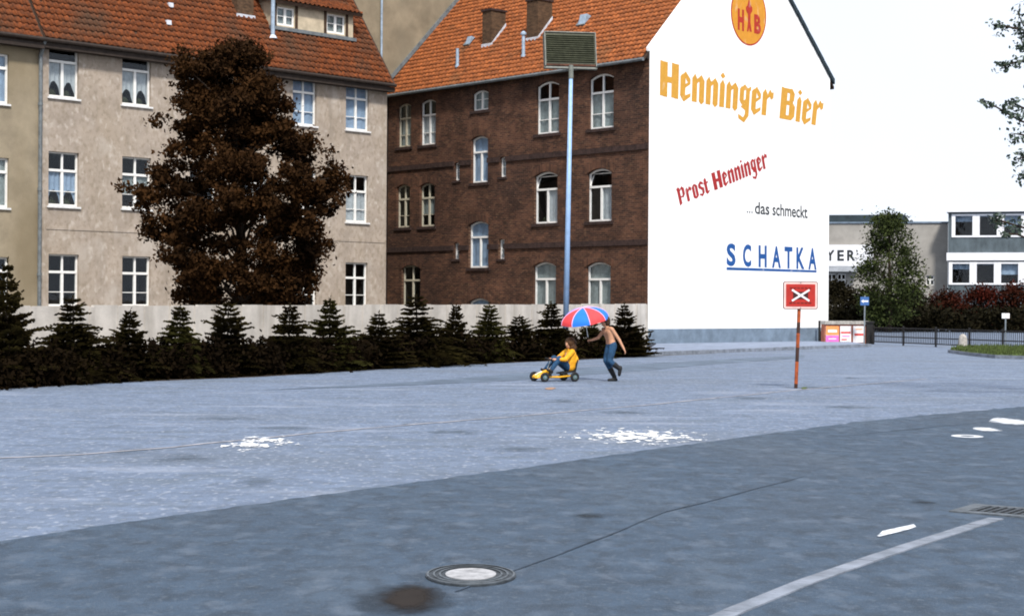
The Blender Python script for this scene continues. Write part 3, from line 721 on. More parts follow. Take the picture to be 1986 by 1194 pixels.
GLY = {
 'n': ([ST, ST2], .70), 'i': ([ST, [(.135, 1.08), (.27, 1.18), (.135, 1.30), (0, 1.18)]], .27),
 'r': ([ST, [(.26, .74), (.44, 1.04), (.55, .93), (.66, .96), (.66, .74), (.54, .66), (.44, .78), (.36, .72), (.26, .62)]], .62),
 'e': ([[(0, .14), (.14, 0), (.27, .1), (.27, .86), (.12, .95), (0, .84)], [(0, .82), (.3, 1.05), (.32, .86), (.2, .78)],
        [(.28, 1.04), (.56, .80), (.56, .62), (.38, .70), (.28, .86)], [(.25, .44), (.56, .62), (.56, .73), (.25, .56)], [(0, .14), (.2, -.06), (.58, .16), (.58, .28), (.27, .16)]], .56),
 'g': ([[(0, .40), (.1, .28), (.24, .36), (.24, .85), (.1, .95), (0, .84)], [(0, .82), (.28, 1.04), (.48, .90), (.66, 1.0), (.66, .86), (.56, .78), (.34, .84), (.2, .78)],
        [(.38, .84), (.60, .80), (.60, .1), (.38, .3)], [(0, .40), (.18, .22), (.42, .38), (.38, .48), (.2, .38)],
        [(.38, .32), (.60, .12), (.60, -.14), (.34, -.42), (.0, -.30), (-.04, -.14), (.06, -.16), (.28, -.24), (.38, -.10), (.38, .05), (.1, .16), (.2, .24)]], .62),
 'H': ([[(0, 0), (.40, -.02), (.40, 1.45), (0, 1.47)], [(.66, 0), (1.04, -.02), (1.04, 1.45), (.66, 1.47)], [(.4, .60), (.66, .60), (.66, .86), (.4, .86)]], 1.04),
 'B': ([[(0, 0), (.38, 0), (.38, 1.45), (0, 1.47)], [(.36, 1.24), (.6, 1.24), (.82, 1.28), (.66, 1.47), (.36, 1.45)], [(.55, 1.42), (.70, 1.45), (.86, 1.26), (.84, .95), (.70, .76), (.56, .86)],
        [(.36, .68), (.72, .68), (.8, .84), (.66, .90), (.36, .88)], [(.58, .86), (.76, .84), (.94, .66), (.94, .2), (.74, 0), (.58, .1)], [(.36, 0), (.74, 0), (.80, .2), (.36, .22)]], .94),
 'P': ([[(.05, -.06), (.34, .05), (.34, 1.4), (.18, 1.5), (0, 1.38), (.05, 1.2)], [(.32, 1.2), (.6, 1.47), (.84, 1.25), (.84, .72), (.62, .50), (.32, .58), (.32, .68), (.54, .66), (.58, .78), (.58, 1.16), (.5, 1.24), (.32, 1.06)]], .84),
 'o': ([[(0, .14), (.14, -.02), (.26, .12), (.26, .86), (.13, .98), (0, .84)], [(.36, .12), (.48, .0), (.62, .14), (.62, .84), (.5, .96), (.36, .86)], [(.0, .82), (.3, 1.06), (.62, .84), (.5, .78), (.3, .88), (.15, .78)], [(0, .16), (.31, -.06), (.62, .16), (.5, .22), (.31, .12), (.15, .22)]], .62),
 's': ([[(0, .62), (.1, .52), (.26, .58), (.26, .84), (.12, .95), (0, .84)], [(0, .82), (.28, 1.05), (.58, .9), (.54, .74), (.3, .84), (.2, .78)], [(.0, .64), (.3, .40), (.56, .5), (.30, .66), (.2, .7)], [(.34, .48), (.58, .52), (.58, .16), (.44, .06), (.34, .14)], [(0, .2), (.02, .08), (.3, -.06), (.58, .18), (.44, .24), (.28, .14)]], .58),
 't': ([[(0, .12), (.14, -.04), (.28, .06), (.28, 1.2), (.14, 1.34), (0, 1.2)], [(-.08, .84), (.42, .84), (.48, .98), (-.04, .98)], [(.1, .0), (.2, -.06), (.46, .12), (.46, .24), (.26, .14)]], .46),
 ' ': ([], .30)}
def quad_map(M, bl, br, tr, tl):
    q = [Vector(fuv(M, *p)) for p in (bl, br, tr, tl)]
    return lambda s, t: q[0] * (1 - s) * (1 - t) + q[1] * s * (1 - t) + q[2] * s * t + q[3] * (1 - s) * t
def gothic(string, fm, y, name, m, parent, gap=.13, bold=.016):
    x = 0; P = []
    for ch in string:
        g, wd = GLY[ch]; g = [[(a_, z_ * (1.24 / 1.45 if ch in 'HBP' else (1.1 / 1.3 if ch == 't' else 1))) for a_, z_ in p_] for p_ in g]; P += _bl(x, g); x += wd + gap
    tot = x - gap; b = MB()
    for a, c, z0, z1 in rows_from_polys(P, .015):
        a -= bold; c += bold
        A = [fm(a / tot, z0 / 1.24), fm(c / tot, z0 / 1.24), fm(c / tot, z1 / 1.24), fm(a / tot, z1 / 1.24)]
        b.add([(p.x, y, p.y) for p in A], [(0, 1, 2, 3)])
    return b.build(name, m, parent)
def text_verts(string, bold=0.0):
    cu = bpy.data.curves.new('t', 'FONT'); cu.body = string; cu.size = 1; cu.offset = bold; cu.resolution_u = 4
    ob = bpy.data.objects.new('t', cu); C.objects.link(ob); bpy.context.view_layer.update()
    me = bpy.data.meshes.new_from_object(ob.evaluated_get(bpy.context.evaluated_depsgraph_get()))
    v = [tuple(p.co) for p in me.vertices]; f = [tuple(p.vertices) for p in me.polygons]
    bpy.data.objects.remove(ob); bpy.data.curves.remove(cu); bpy.data.meshes.remove(me)
    return v, f
def sans(string, fm, y, mb, s0=0, s1=1, bold=0.0, cap=None, base=0.0):
    v, f = text_verts(string, bold); x0 = min(p[0] for p in v); x1 = max(p[0] for p in v)
    cap = cap or max(p[1] for p in v)
    pts = [fm(s0 + (p[0] - x0) / (x1 - x0) * (s1 - s0), (p[1] - base) / cap) for p in v]
    mb.add([(p.x, y, p.y) for p in pts], f)
gothic('Henninger Bier', quad_map(G, (1280, 185), (1591, 245), (1597, 187), (1281, 118)), -.006, 'lettering', 'yellow_text', gab)['label'] = 'large yellow blackletter lettering across the gable'
gothic('Prost Henninger', quad_map(G, (1318, 398), (1490, 325), (1484, 291), (1311, 366)), -.006, 'lettering', 'red_text', gab, .13, .014)['label'] = 'slanting red blackletter lettering'
fm = quad_map(G, (1448, 412.5), (1566, 423), (1566, 399), (1448, 389)); b = MB()
sans('...', fm, -.006, b, 0, .095, .0, .72); sans('das', fm, -.006, b, .13, .365, .016, .72); sans('schmeckt', fm, -.006, b, .415, 1, .016, .72)
b.build('lettering', 'black_text', gab)['label'] = 'small black sans lettering'
fm = quad_map(G, (1409, 513), (1583.5, 521), (1583.5, 482), (1409, 472.5)); b = MB()
for ch, a, c in zip('SCHATKA', (505, 595, 683, 760, 833, 903, 975), (555, 642, 730, 812, 880, 952, 1025)):
    sans(ch, fm, -.006, b, (a - 505) / 520, (c - 505) / 520, .038, .71)
u0 = fm(0, -.14); A = [fm(0, -.26), fm(1, -.19), fm(1, -.08), fm(0, -.12)]; b.add([(p.x, -.006, p.y) for p in A], [(0, 1, 2, 3)])
b.build('lettering', 'blue_text', gab)['label'] = 'blue underlined capitals'
ec = Vector(fuv(G, 1452, 28)); er = (fuv(G, 1486, 28)[0] - fuv(G, 1417, 28)[0]) / 2; ez = (fuv(G, 1452, -33)[1] - fuv(G, 1452, 89)[1]) / 2
def ellq(r, y, m, n=48):
    b = MB(); b.add([(ec.x + er * r * math.cos(2 * math.pi * i / n), y, ec.y + ez * r * math.sin(2 * math.pi * i / n)) for i in range(n)], [tuple(range(n))]); return b
em = ellq(1.0, -.005, 0).build('emblem', 'emblem_red', gab); ellq(.95, -.010, 0).build('field', 'emblem_yellow', em)
def emq(px, py):
    p = fuv(G, 1240 + px / 3.98, py / 3.98); return p
tower = [(828, 245), (836, 180), (836, 110), (822, 85), (820, 58), (832, 45), (842, 0), (848, 0), (856, 42), (870, 60), (870, 88), (856, 112), (856, 180), (866, 248), (850, 246), (846, 215), (840, 245)]
b = MB(); P = [emq(*p) for p in tower]; b.add([(p[0], -.015, p[1]) for p in P], [tuple(range(len(P)))])
fmH = quad_map(G, (1240 + 758 / 3.98, 217 / 3.98), (1240 + 806 / 3.98, 232 / 3.98), (1240 + 806 / 3.98, 88 / 3.98), (1240 + 758 / 3.98, 73 / 3.98)); sans('H', fmH, -.015, b, 0, 1, .06, .7)
fmB = quad_map(G, (1240 + 884 / 3.98, 248 / 3.98), (1240 + 936 / 3.98, 262 / 3.98), (1240 + 936 / 3.98, 128 / 3.98), (1240 + 884 / 3.98, 116 / 3.98)); sans('B', fmB, -.015, b, 0, 1, .05, .7)
b.build('monogram', 'emblem_red', em)

# iron posts at both lower corners of the gable
for px, py, lab in ((1253, 669, 'dark iron post at the left foot of the white gable'), (1587, 666, 'dark iron post at the right foot of the white gable')):
    p = gp(px, py); o = thing('iron_post', lab, 'post', T((p.x, p.y - .25, 0)), 'posts at the gable'); b = MB(); b.tube([(0, 0, 0), (0, 0, 1.0)], .05, 8); b.build('shaft', 'gate_black', o)
    b = MB(); b.box(-.02, .16, -.05, .05, 0, .55); b.build('bracket', 'gate_black', o)

# ---- tall neighbour rising behind the brick house
fw_ = thing('tall_building', 'tall plastered fire wall rising behind the two red roofs', 'building', G)
b = MB(); b.prism([(-3.2, 0), (13, 0), (13, 24), (-3.2, 24)], LEN + .02, LEN + 9); b.build('wall', 'firewall', fw_)
q0 = G @ Vector((0, LEN, 0)); FWm = frame((q0.x, q0.y, 0), GA)
u, z = fuv(FWm, 738, 60); b = MB(); b.tube([(u, LEN - .08, 4), (u, LEN - .08, 23)], .055, 8); b.build('drainpipe', 'zinc', fw_)
b = MB(); b.prism([(0 - .3, ZE - .1), (GW / 2, ZE + RISE + .08), (GW / 2, ZE + RISE + .35), (-.3, ZE + .12)], LEN - .06, LEN + .01); b.build('flashing', 'zinc_dull', fw_)
b = MB(); b.box(-3.3, 13.1, LEN - .1, LEN + 9.1, 24, 24.3); b.build('coping', 'plinth', fw_)

# ------------------------------------------------------------------ left plastered house and its neighbour
AD = Vector((3137 / F, 1, 0)).normalized()
c0 = atY(750, 300, 70.5); A = frame((c0.x, c0.y, 0), AD)
ZA = fuv(A, 749, 140)[1]; XP = fuv(A, 75, 300)[0]
lh = thing('plastered_house', 'grey plastered house with old red roof and dormer behind the tree', 'house', A)
def RA(x0, y0, x1, y1): return px_rect(A, x0, y0, x1, y1)
LW = [(RA(95, 84, 153, 190), dict(um=False, bars=(), cur=[('low', 'curtain')], plants=True)), (RA(237, 102, 293, 205), dict(um=False, bars=(), cur=[('low', 'curtain')], plants=True)),
      (RA(94, 295, 153, 400), dict(cur=[('low', 'curtain_and_sky_sheen')], plants=True)), (RA(237, 305, 293, 405), dict(cur=[('half', 'curtain_grey')])),
      (RA(94, 493, 153, 594), dict()), (RA(237, 497, 292, 594), dict()),
      (RA(568, 146, 614, 243), dict(cur=[('full', 'curtain_and_sky_sheen')])), (RA(671, 160, 716, 253), dict(cur=[('full', 'curtain_and_sky_sheen')])),  # closed blue curtains stand in for sky reflected in these two windows
      (RA(671, 340, 714, 431), dict(cur=[('lower', 'curtain')])), (RA(670, 509, 713, 596), dict()),
      (RA(368, 118, 419, 222), dict(cur=[('lower', 'curtain_grey')])), (RA(368, 316, 419, 414), dict()), (RA(473, 131, 520, 231), dict(cur=[('lower', 'curtain_grey')])), (RA(473, 323, 520, 419), dict()),
      (RA(568, 331, 614, 424), dict()), (RA(368, 500, 419, 594), dict()), (RA(568, 506, 614, 596), dict())]
b = MB(); wall_holes(b, XP + .01, 0, 0, ZA, [(a, c, d, e, 0) for (a, c, d, e), _ in LW], .15); b.build('front_wall', 'plaster', lh)
DP = 10.5; PA = R(55); ta = math.tan(PA); RA_ = DP / 2 * ta
b = MB(); b.add([(0, 0.0, 0), (0, DP, 0), (0, DP, ZA), (0, DP / 2, ZA + RA_ - .1), (0, 0, ZA)], [(0, 1, 2, 3, 4)]); b.add([(XP + .01, DP, 0), (0, DP, 0), (0, DP, ZA), (XP + .01, DP, ZA)], [(3, 2, 1, 0)]); b.build('side_wall', 'plaster', lh)
for (a, c, d, e), kw in LW: window(lh, None, a, c, d, e, rec=.12, fw=.062, **kw)
zc = fuv(A, 700, 467)[1]; s = MB(); s.box(XP + .3, -.05, -.02, .0, zc - .05, zc + .05)
s.build('string_course', 'plaster', lh)
def gable_roof(hs, x0, x1, ze, dp, pit, ov, tilem, skip=None, over=.12):
    t = math.tan(pit); b = MB(Matrix(((0, 1, 0, 0), (1, 0, 0, 0), (0, 0, 1, 0), (0, 0, 0, 1)))); rise = dp / 2 * t
    b.prism([(-ov, ze - ov * t + .02), (dp / 2, ze + rise + .02), (dp + ov, ze - ov * t + .02), (dp + ov, ze - ov * t - .1), (dp / 2, ze + rise - .1), (-ov, ze - ov * t - .1)], x0, x1 + over)
    r = b.build('roof', 'roof_under', hs)
    Sx = Matrix.Translation((x0, -ov, ze - ov * t + .03)) @ Matrix.Rotation(pit, 4, 'X')
    return r, Sx, x1 + over - x0, (dp / 2 + ov) / math.cos(pit)
OV = .38
Sx = Matrix.Translation((XP, -OV, ZA - OV * ta + .03)) @ Matrix.Rotation(PA, 4, 'X'); RPA = A @ Sx
# dormer footprint on the roof
du0, dv0 = on_roof(RPA, 528, 62); du1, dv1 = on_roof(RPA, 682, 76); dvm = (dv0 + dv1) / 2
dsk = lambda u, v: du0 - .05 < u < du1 + .02 and v > dvm
rfl, Sx, rw, rs_ = gable_roof(lh, XP, 0, ZA, DP, PA, OV, 'tile_old')
tiled_roof(rfl, A, Sx, rw, rs_ - .2, 'tile_old', skip=lambda u, v: du0 - .02 < u < du1 and dvm < v < dvm + 2.4)
s = MB(); s.tube([(XP - 9, -OV - .06, ZA - OV * ta - .05), (0.1, -OV - .06, ZA - OV * ta - .05)], .075, 8); s.build('gutter', 'fascia', lh)
s = MB(); s.box(XP + .01, .1, -OV - .0, -.0, ZA - OV * ta - .32, ZA - OV * ta - .12); s.build('fascia', 'fascia', lh)
# dormer : vertical front standing on the slope
p0 = Sx @ Vector((du0, dvm, 0)); p1 = Sx @ Vector((du1, dvm, 0)); Dm = A @ Matrix.Translation((0, p0.y, 0))
zd1 = fuv(Dm, 600, 14)[1]; zd0 = p0.z
dm = MB(); wr = [px_rect(Dm, 537, 15, 571, 51), px_rect(Dm, 634, 29, 669, 66)]
# the front sits on plane y = p0.y ; same frame as house, shifted
Wd = Matrix.Translation((0, p0.y, 0)); b = MB(Wd); wall_holes(b, p0.x, p1.x, zd0 - .3, zd1, [(a, c, d, e, 0) for a, c, d, e in wr], .1)
b.add([(p0.x, 0, zd0 - .3), (p0.x, 2.2, zd0 + 2.2), (p0.x, 2.2, zd1), (p0.x, 0, zd1)], [(0, 1, 2, 3)]); b.add([(p1.x, 0, zd0 - .3), (p1.x, 2.2, zd0 + 2.2), (p1.x, 2.2, zd1), (p1.x, 0, zd1)], [(3, 2, 1, 0)])
dorm = b.build('dormer', 'cream_board', rfl)
for a, c, d, e in wr:
    # dormer windows: frame with two casements
    bb = MB(Wd); bb.box(a - .02, a + .07, .05, .11, d, e); bb.box(c - .07, c + .02, .05, .11, d, e); bb.box(a + .07, c - .07, .053, .107, d, d + .09); bb.box(a + .07, c - .07, .053, .107, e - .07, e)
    mm = (a + c) / 2; bb.box(mm - .06, mm + .06, .045, .105, d + .05, e - .05); bb.box(a + .05, c - .05, .065, .1, (d + e) / 2, (d + e) / 2 + .03)
    bb.build('dormer_window', 'window_white', rfl)
    gg = MB(Wd); gg.box(a + .06, c - .06, .078, .086, d + .08, e - .06); gg.build('dormer_pane', 'glass', rfl)
    gg = MB(Wd); curtain(gg, a, c, d, e, .16, 0, 16); gg.build('dormer_curtain', 'curtain_grey', rfl)
    for q in (a - .16, c + .03): bb = MB(Wd); bb.box(q, q + .13, -.03, .02, zd0 - .1, zd1); bb.build('dormer_post', 'wood_dark', rfl)
bb = MB(Wd); bb.box(p0.x - .1, p1.x + .1, -.12, .0, zd0 + .0, zd0 + .14); bb.build('dormer_flashing', 'zinc_dull', rfl)
tr_ = R(24); bb = MB(Wd @ Matrix.Translation((0, -.3, zd1 + .02)) @ Matrix.Rotation(tr_, 4, 'X')); bb.box(p0.x - .25, p1.x + .3, 0, 4.6, -.14, 0); bb.build('dormer_roof', 'roof_under', rfl)
Sd = Wd @ Matrix.Translation((p0.x - .25, -.32, zd1 + .03)) @ Matrix.Rotation(tr_, 4, 'X')
bb = MB(Sd)
for j in range(14):
    for i in range(int((p1.x - p0.x + .5) / .24)):
        bb.add([Vector(v) + Vector((i * .24, j * .31 + random.uniform(-.01, .01), random.uniform(0, .008))) for v in TV], TF)
o = bb.build('dormer_tiles', 'tile_old', rfl, True); o['kind'] = 'stuff'
# vent pipe, small chimney and hatches on the old roof
u, v = on_roof(RPA, 529, 74); p = Sx @ Vector((u, v, 0)); b = MB(); b.tube([(p.x, p.y, p.z - .1), (p.x, p.y, p.z + 2.4)], .085, 10); o = b.build('vent_pipe', 'zinc', rfl)
b = MB(); b.tube([(p.x, p.y, p.z - .02), (p.x, p.y, p.z + .12)], [.2, .1], 10); b.build('collar', 'lead', o)
u, v = on_roof(RPA, 478, 34); p = Sx @ Vector((u, v, 0)); b = MB(); b.box(p.x - .45, p.x + .35, p.y, p.y + .7, p.z - .3, p.z + 1.9); o = b.build('chimney', 'chimney', rfl)
b = MB(); b.box(p.x - .5, p.x + .4, p.y - .05, p.y, p.z - .02, p.z + .1); b.build('flashing', 'lead', o)
for hx, hy in ((326, 16), (322, 50)):
    u, v = on_roof(RPA, hx, hy); L_ = Sx @ Matrix.Translation((u, v, .05)); b = MB(L_)
    b.add([(0, 0, .02), (.22, 0, .02), (.22, .16, .1), (0, .16, .1), (0, .2, 0), (.22, .2, 0)], [(0, 1, 2, 3), (0, 3, 4), (1, 5, 2), (3, 2, 5, 4)]); b.build('roof_vent', 'lead', rfl)
# downpipe at the joint of the two houses
b = MB(); xx = XP; b.tube([(xx, -.4, ZA - OV * ta - .05), (xx, -.1, ZA - OV * ta - .6), (xx, -.1, 0)], .07, 8); dpz = b.build('drainpipe', 'zinc_dull', lh)
for zz in (2.5, 5.5, 8.5): b = MB(); b.tube([(xx, -.1, zz), (xx, -.1, zz + .1)], .09, 8); b.build('pipe_clamp', 'zinc_dull', dpz)
# neighbour
nh = thing('neighbour_house', 'ochre plastered neighbouring house cut off by the left edge', 'house', A)
NW = [(RA(-32, 103, 17, 200), dict(um=False, bars=(), cur=[('full', 'curtain_and_sky_sheen')])), (RA(-34, 305, 17, 402), dict(um=False, bars=(), cur=[('full', 'curtain_grey')])), (RA(-34, 498, 17, 594), dict(um=False, bars=()))]
b = MB(); wall_holes(b, XP - 9, XP - .01, 0, ZA - .05, [(a, c, d, e, 0) for (a, c, d, e), _ in NW], .12); b.build('front_wall', 'plaster_ochre', nh)
for (a, c, d, e), kw in NW: window(nh, None, a, c, d, e, rec=.1, fw=.07, tr=.72, **kw)
rn, Sn, nw_, ns_ = gable_roof(nh, XP - 9, XP - .02, ZA - .05, DP, PA, OV, 'tile_old', over=0)
tiled_roof(rn, A, Sn, nw_, 4.5, 'tile_old')
s = MB(); s.box(XP - 9, XP - .01, -OV, 0, ZA - OV * ta - .37, ZA - OV * ta - .17); s.build('fascia', 'fascia', nh)

# ------------------------------------------------------------------ concrete wall of panels
wp1 = G @ Vector((-.15, -.1, 0)); wdir = Vector((13.7, 24, 0)).normalized(); NP = 36; PL = .92
wall = thing('concrete_wall', 'pale concrete panel wall behind the row of spruces', 'wall', frame((wp1.x, wp1.y, 0), wdir))
for i in range(NP):
    x1 = -i * PL; b = MB(); j = random.uniform(-.012, .012); zt = 1.66 - .004 * i + random.uniform(-.012, .012)
    b.box(x1 - PL + .07, x1 - .07, j, .09 + j, 0, zt); b.build('panel', 'concrete_wall', wall)
    b = MB(); b.box(x1 - .068, x1 + .068, -.02, .12, 0, zt - .02); b.build('post', 'concrete_wall', wall)

# ------------------------------------------------------------------ foliage
def leaf_quads(centers, size, flat=.5, rs=None):
    rs = rs or rng; n = len(centers); c = np.asarray(centers)
    nrm = rs.normal(size=(n, 3)); nrm[:, 2] += flat; nrm /= np.linalg.norm(nrm, axis=1, keepdims=True)
    a = np.cross(nrm, rs.normal(size=(n, 3))); a /= np.linalg.norm(a, axis=1, keepdims=True); b = np.cross(nrm, a)
    s = size * rs.uniform(.55, 1.35, size=(n, 1))
    v = np.stack([c - a * s, c + b * s * .55, c + a * s, c - b * s * .55], 1).reshape(-1, 3)
    return v, np.arange(n * 4).reshape(-1, 4)
def clumps(cc, n_per, rad, rs=None):
    rs = rs or rng; cc = np.asarray(cc); d = rs.normal(size=(len(cc), n_per, 3)); d[:, :, 2] *= .7
    r_ = rad if np.ndim(rad) else np.full(len(cc), rad)
    return (cc[:, None, :] + d * r_[:, None, None] * .55).reshape(-1, 3)
def limbs(mb, base, top, cc, k, r0):
    """trunk and k limbs reaching into the clump centres"""
    base = Vector(base); top = Vector(top); pts = [base.lerp(top, t) + Vector((math.sin(t * 5) * .05, math.cos(t * 4) * .05, 0)) for t in (0, .15, .35, .55, .75, 1)]
    mb.tube(pts, [r0 * 1.25, r0, r0 * .85, r0 * .65, r0 * .4, r0 * .12], 10)
    for i in rng.choice(len(cc), k, replace=False):
        e = Vector(cc[i]); h = max(.2, min(.9, (e.z - base.z) / (top.z - base.z) - .18)); s = base.lerp(top, h); m_ = s.lerp(e, .5) + Vector((0, 0, .12 * (e - s).length))
        mb.tube([s, m_, e], [r0 * .3, r0 * .18, r0 * .05], 6)
# copper tree before the plastered house
TY = 50.0; tb = atY(474, 590, TY); tree = thing('copper_beech', 'big reddish brown leafy tree standing before the plastered house', 'tree', T((tb.x, tb.y, 0)))
prof = [(88, 432, 24), (108, 434, 52), (130, 436, 68), (160, 440, 76), (200, 455, 84), (235, 455, 112), (270, 462, 128), (310, 480, 148), (350, 488, 170), (385, 484, 182), (430, 472, 172), (470, 460, 160), (520, 466, 146), (570, 474, 138), (640, 480, 124)]
sc_ = TY / F; cc = []; rad = []
pr = np.array(prof, float); big = []
while len(big) < 270:
    y = 97 + 545 * rng.uniform(0, 1) ** .92; cx = np.interp(y, pr[:, 0], pr[:, 1]); hw = np.interp(y, pr[:, 0], pr[:, 2])
    th = rng.uniform(0, 2 * math.pi); k = rng.uniform(.2, 1) ** .4 * rng.choice([.80, .88, .95, 1.02, 1.10])
    big.append(((cx - 474 + hw * k * math.cos(th)) * sc_, hw * .9 * k * math.sin(th) * sc_, H + (588 - y) * sc_))
for bx3 in big:
    bx3 = np.array(bx3); rr3 = rng.uniform(.35, .72)
    for q3 in range(int(8 * rr3 / .5)):
        d3 = rng.normal(size=3); d3 /= np.linalg.norm(d3); d3[2] = d3[2] * .55 + .1
        cc.append(tuple(bx3 + d3 * rr3 * rng.uniform(.4, 1.0))); rad.append(rng.uniform(.16, .30))
for (x, y) in [(300, 375), (275, 378), (252, 372), (236, 366), (285, 395), (262, 405), (300, 245), (318, 240), (345, 100), (362, 110), (645, 345), (668, 375), (655, 390), (292, 462), (312, 455), (560, 205), (640, 300), (510, 118), (600, 262), (330, 505), (352, 130)]:
    cc.append(((x - 474) * sc_, rng.uniform(-1, .3), H + (588 - y) * sc_)); rad.append(.26)
cc = np.array(cc); rad = np.array(rad)
lp = clumps(cc, 50, rad); v, q = leaf_quads(lp, .072)
o = bpy.data.objects.new('crown', np_mesh('crown', 'leaf_copper', v, q)); C.objects.link(o); o.parent = tree
b = MB(); limbs(b, (0, 0, 0), (-.3, 0, 7.4), cc, 60, .2); b.build('trunk', 'bark', tree, True)

# spruces before the concrete wall
def spruce_mesh(seed, h=1.0, r=.6, m='needle'):
    """unit spruce: whorls of drooping branches set with needle sprays; returns foliage + trunk meshes"""
    rs = np.random.default_rng(seed); V = []; nw = int(rs.integers(12, 19)); pw_ = rs.uniform(.75, 1.25); droop = rs.uniform(.05, .4)
    for wv in range(nw):
        z = .03 + .93 * (wv / (nw - 1)) ** .9; L_ = r * (1 - z) ** pw_ * rs.uniform(.7, 1.15) + .05
        nb = max(4, int(14 * (1 - z) + 3)); z += rs.normal(0, .008); a0 = rs.uniform(0, 6.3)
        for k in range(nb):
            a = a0 + 2 * math.pi * k / nb + rs.normal(0, .12); l = L_ * rs.uniform(.55, 1.18); up = .12 + .5 * z
            d = np.array([math.cos(a), math.sin(a), 0]); sd = np.array([-d[1], d[0], 0]); ns = max(4, int(l * 26))
            for j in range(ns):
                t = (j + .6) / ns; p = d * l * t + np.array([0, 0, z + up * l * t - droop * l * t * t])
                wd = .42 * l * (1 - t) + .035
                for sgn in (-1, 1):
                    tip = p + sd * sgn * wd * rs.uniform(.7, 1.15) + d * wd * .75 + np.array([0, 0, rs.normal(0, .012) - .05 * wd])
                    th = .013 + .010 * (1 - t); off = np.array([0, 0, th]); mid = (p + tip) / 2
                    V += [p, mid + off + d * th * .4, tip, mid - off - d * th * .4]
                    V += [p, mid + d * th * 1.3, tip, mid - d * th * 1.3]
    for k in range(14):          # leader
        a = rs.uniform(0, 6.3); z = rs.uniform(.93, 1.03); p = np.array([0, 0, z]); tip = p + np.array([math.cos(a) * .03, math.sin(a) * .03, .035]); o_ = np.array([-math.sin(a), math.cos(a), 0]) * .008
        V += [p, (p + tip) / 2 + o_, tip, (p + tip) / 2 - o_]
    V = np.array(V); fol = np_mesh('foliage', m, V, np.arange(len(V)).reshape(-1, 4))
    b = MB(); b.tube([(0, 0, 0), (0, 0, .5), (0, 0, 1.02)], [.022, .014, .003], 7)
    return fol, b.mesh('trunk', 'bark')
SP = [spruce_mesh(s, m=mm) for s, mm in ((1, 'needle'), (2, 'needle'), (3, 'needle_young'), (4, 'needle'), (5, 'needle_young'), (6, 'needle'), (8, 'needle'))]
ORD = ['first', 'second', 'third', 'fourth', 'fifth', 'sixth', 'seventh', 'eighth', 'ninth', 'tenth', 'eleventh', 'twelfth', 'thirteenth', 'fourteenth', 'fifteenth']
CON = [(10, 500, 85), (145, 573, 82), (245, 596, 62), (345, 588, 64), (440, 582, 66), (560, 588, 62), (640, 574, 66), (732, 602, 58), (812, 570, 68), (880, 586, 52), (946, 586, 54), (1012, 610, 48), (1072, 584, 56), (1150, 606, 46), (1212, 586, 52)]
for i, (px, ty, hw) in enumerate(CON):
    e = gp(px, edge_y(px)); Y = e.y + 1.15; base = atY(px, 640, Y); top = atY(px, ty, Y); h = top.z * .985; rxy = hw * Y / F * 1.36
    lab = 'tallest spruce, at the left end of the row before the concrete wall' if i == 0 else ('last spruce of the row, nearest the white gable' if i == len(CON) - 1 else '%s spruce from the left in the row before the concrete wall' % ORD[i])
    o = thing('spruce_tree', lab, 'tree', None, 'spruces along the concrete wall'); o.location = (base.x, base.y, 0); o.rotation_euler.z = random.uniform(0, 6.3)
    k = (i * 3) % 7; o.rotation_euler.x = random.gauss(0, .035); o.rotation_euler.y = random.gauss(0, .035)
    sxy = (random.uniform(.85, 1.25), random.uniform(.85, 1.25))
    for nm, me in zip(('foliage', 'trunk'), SP[k]):
        c = bpy.data.objects.new(nm, me); C.objects.link(c); c.parent = o; c.scale = (rxy / .6 * sxy[0], rxy / .6 * sxy[1], h / 1.03)
# added low undergrowth, invented to fill the near-black shade at the row's foot
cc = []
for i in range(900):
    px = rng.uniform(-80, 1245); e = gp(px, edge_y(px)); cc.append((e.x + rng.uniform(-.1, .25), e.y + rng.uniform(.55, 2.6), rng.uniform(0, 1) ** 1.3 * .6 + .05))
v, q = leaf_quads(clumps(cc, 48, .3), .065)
o = bpy.data.objects.new('undergrowth', np_mesh('undergrowth', 'underbrush', v, q)); C.objects.link(o); tag(o, 'dark undergrowth added to fill the shaded foot of the spruce row', 'undergrowth', kind='stuff')

def leafy(name, label, px, ybase, ytop, hwpx, Y, m, nclump, per, leaf, shape='round', group=None, cat='tree', trunk=True, low=.25, rad=.5):
    b0 = atY(px, ybase, Y); k = Y / F; h = (atY(px, ytop, Y)).z; o = thing(name, label, cat, T((b0.x, b0.y, 0)), group); cc = []
    for i in range(nclump):
        t = rng.uniform(0, 1); z = h * (low + (1 - low) * t)
        prof_ = math.sin(math.pi * min(.97, .12 + .86 * t)) ** .6 if shape == 'round' else (1 - t) ** .55 * min(1, .45 + 2.2 * t)
        th = rng.uniform(0, 6.3); r_ = hwpx * k * prof_ * rng.uniform(.2, 1) ** .5 * rng.uniform(.8, 1.12)
        cc.append((r_ * math.cos(th), r_ * .8 * math.sin(th), z - rad * .3))
    v, q = leaf_quads(clumps(cc, per, rad), leaf)
    c = bpy.data.objects.new('crown', np_mesh('crown', m, v, q)); C.objects.link(c); c.parent = o
    if trunk: b = MB(); limbs(b, (0, 0, 0), (0, 0, h * .85), np.array(cc), min(18, nclump), .03 * h * .6 + .04); b.build('trunk', 'bark', o, True)
    return o
leafy('green_tree', 'green leafy tree standing before the grey factory wall and sign', 1724, 640, 414, 60, 104, 'leaf_green', 190, 60, .10, 'round', low=.12, rad=.62)
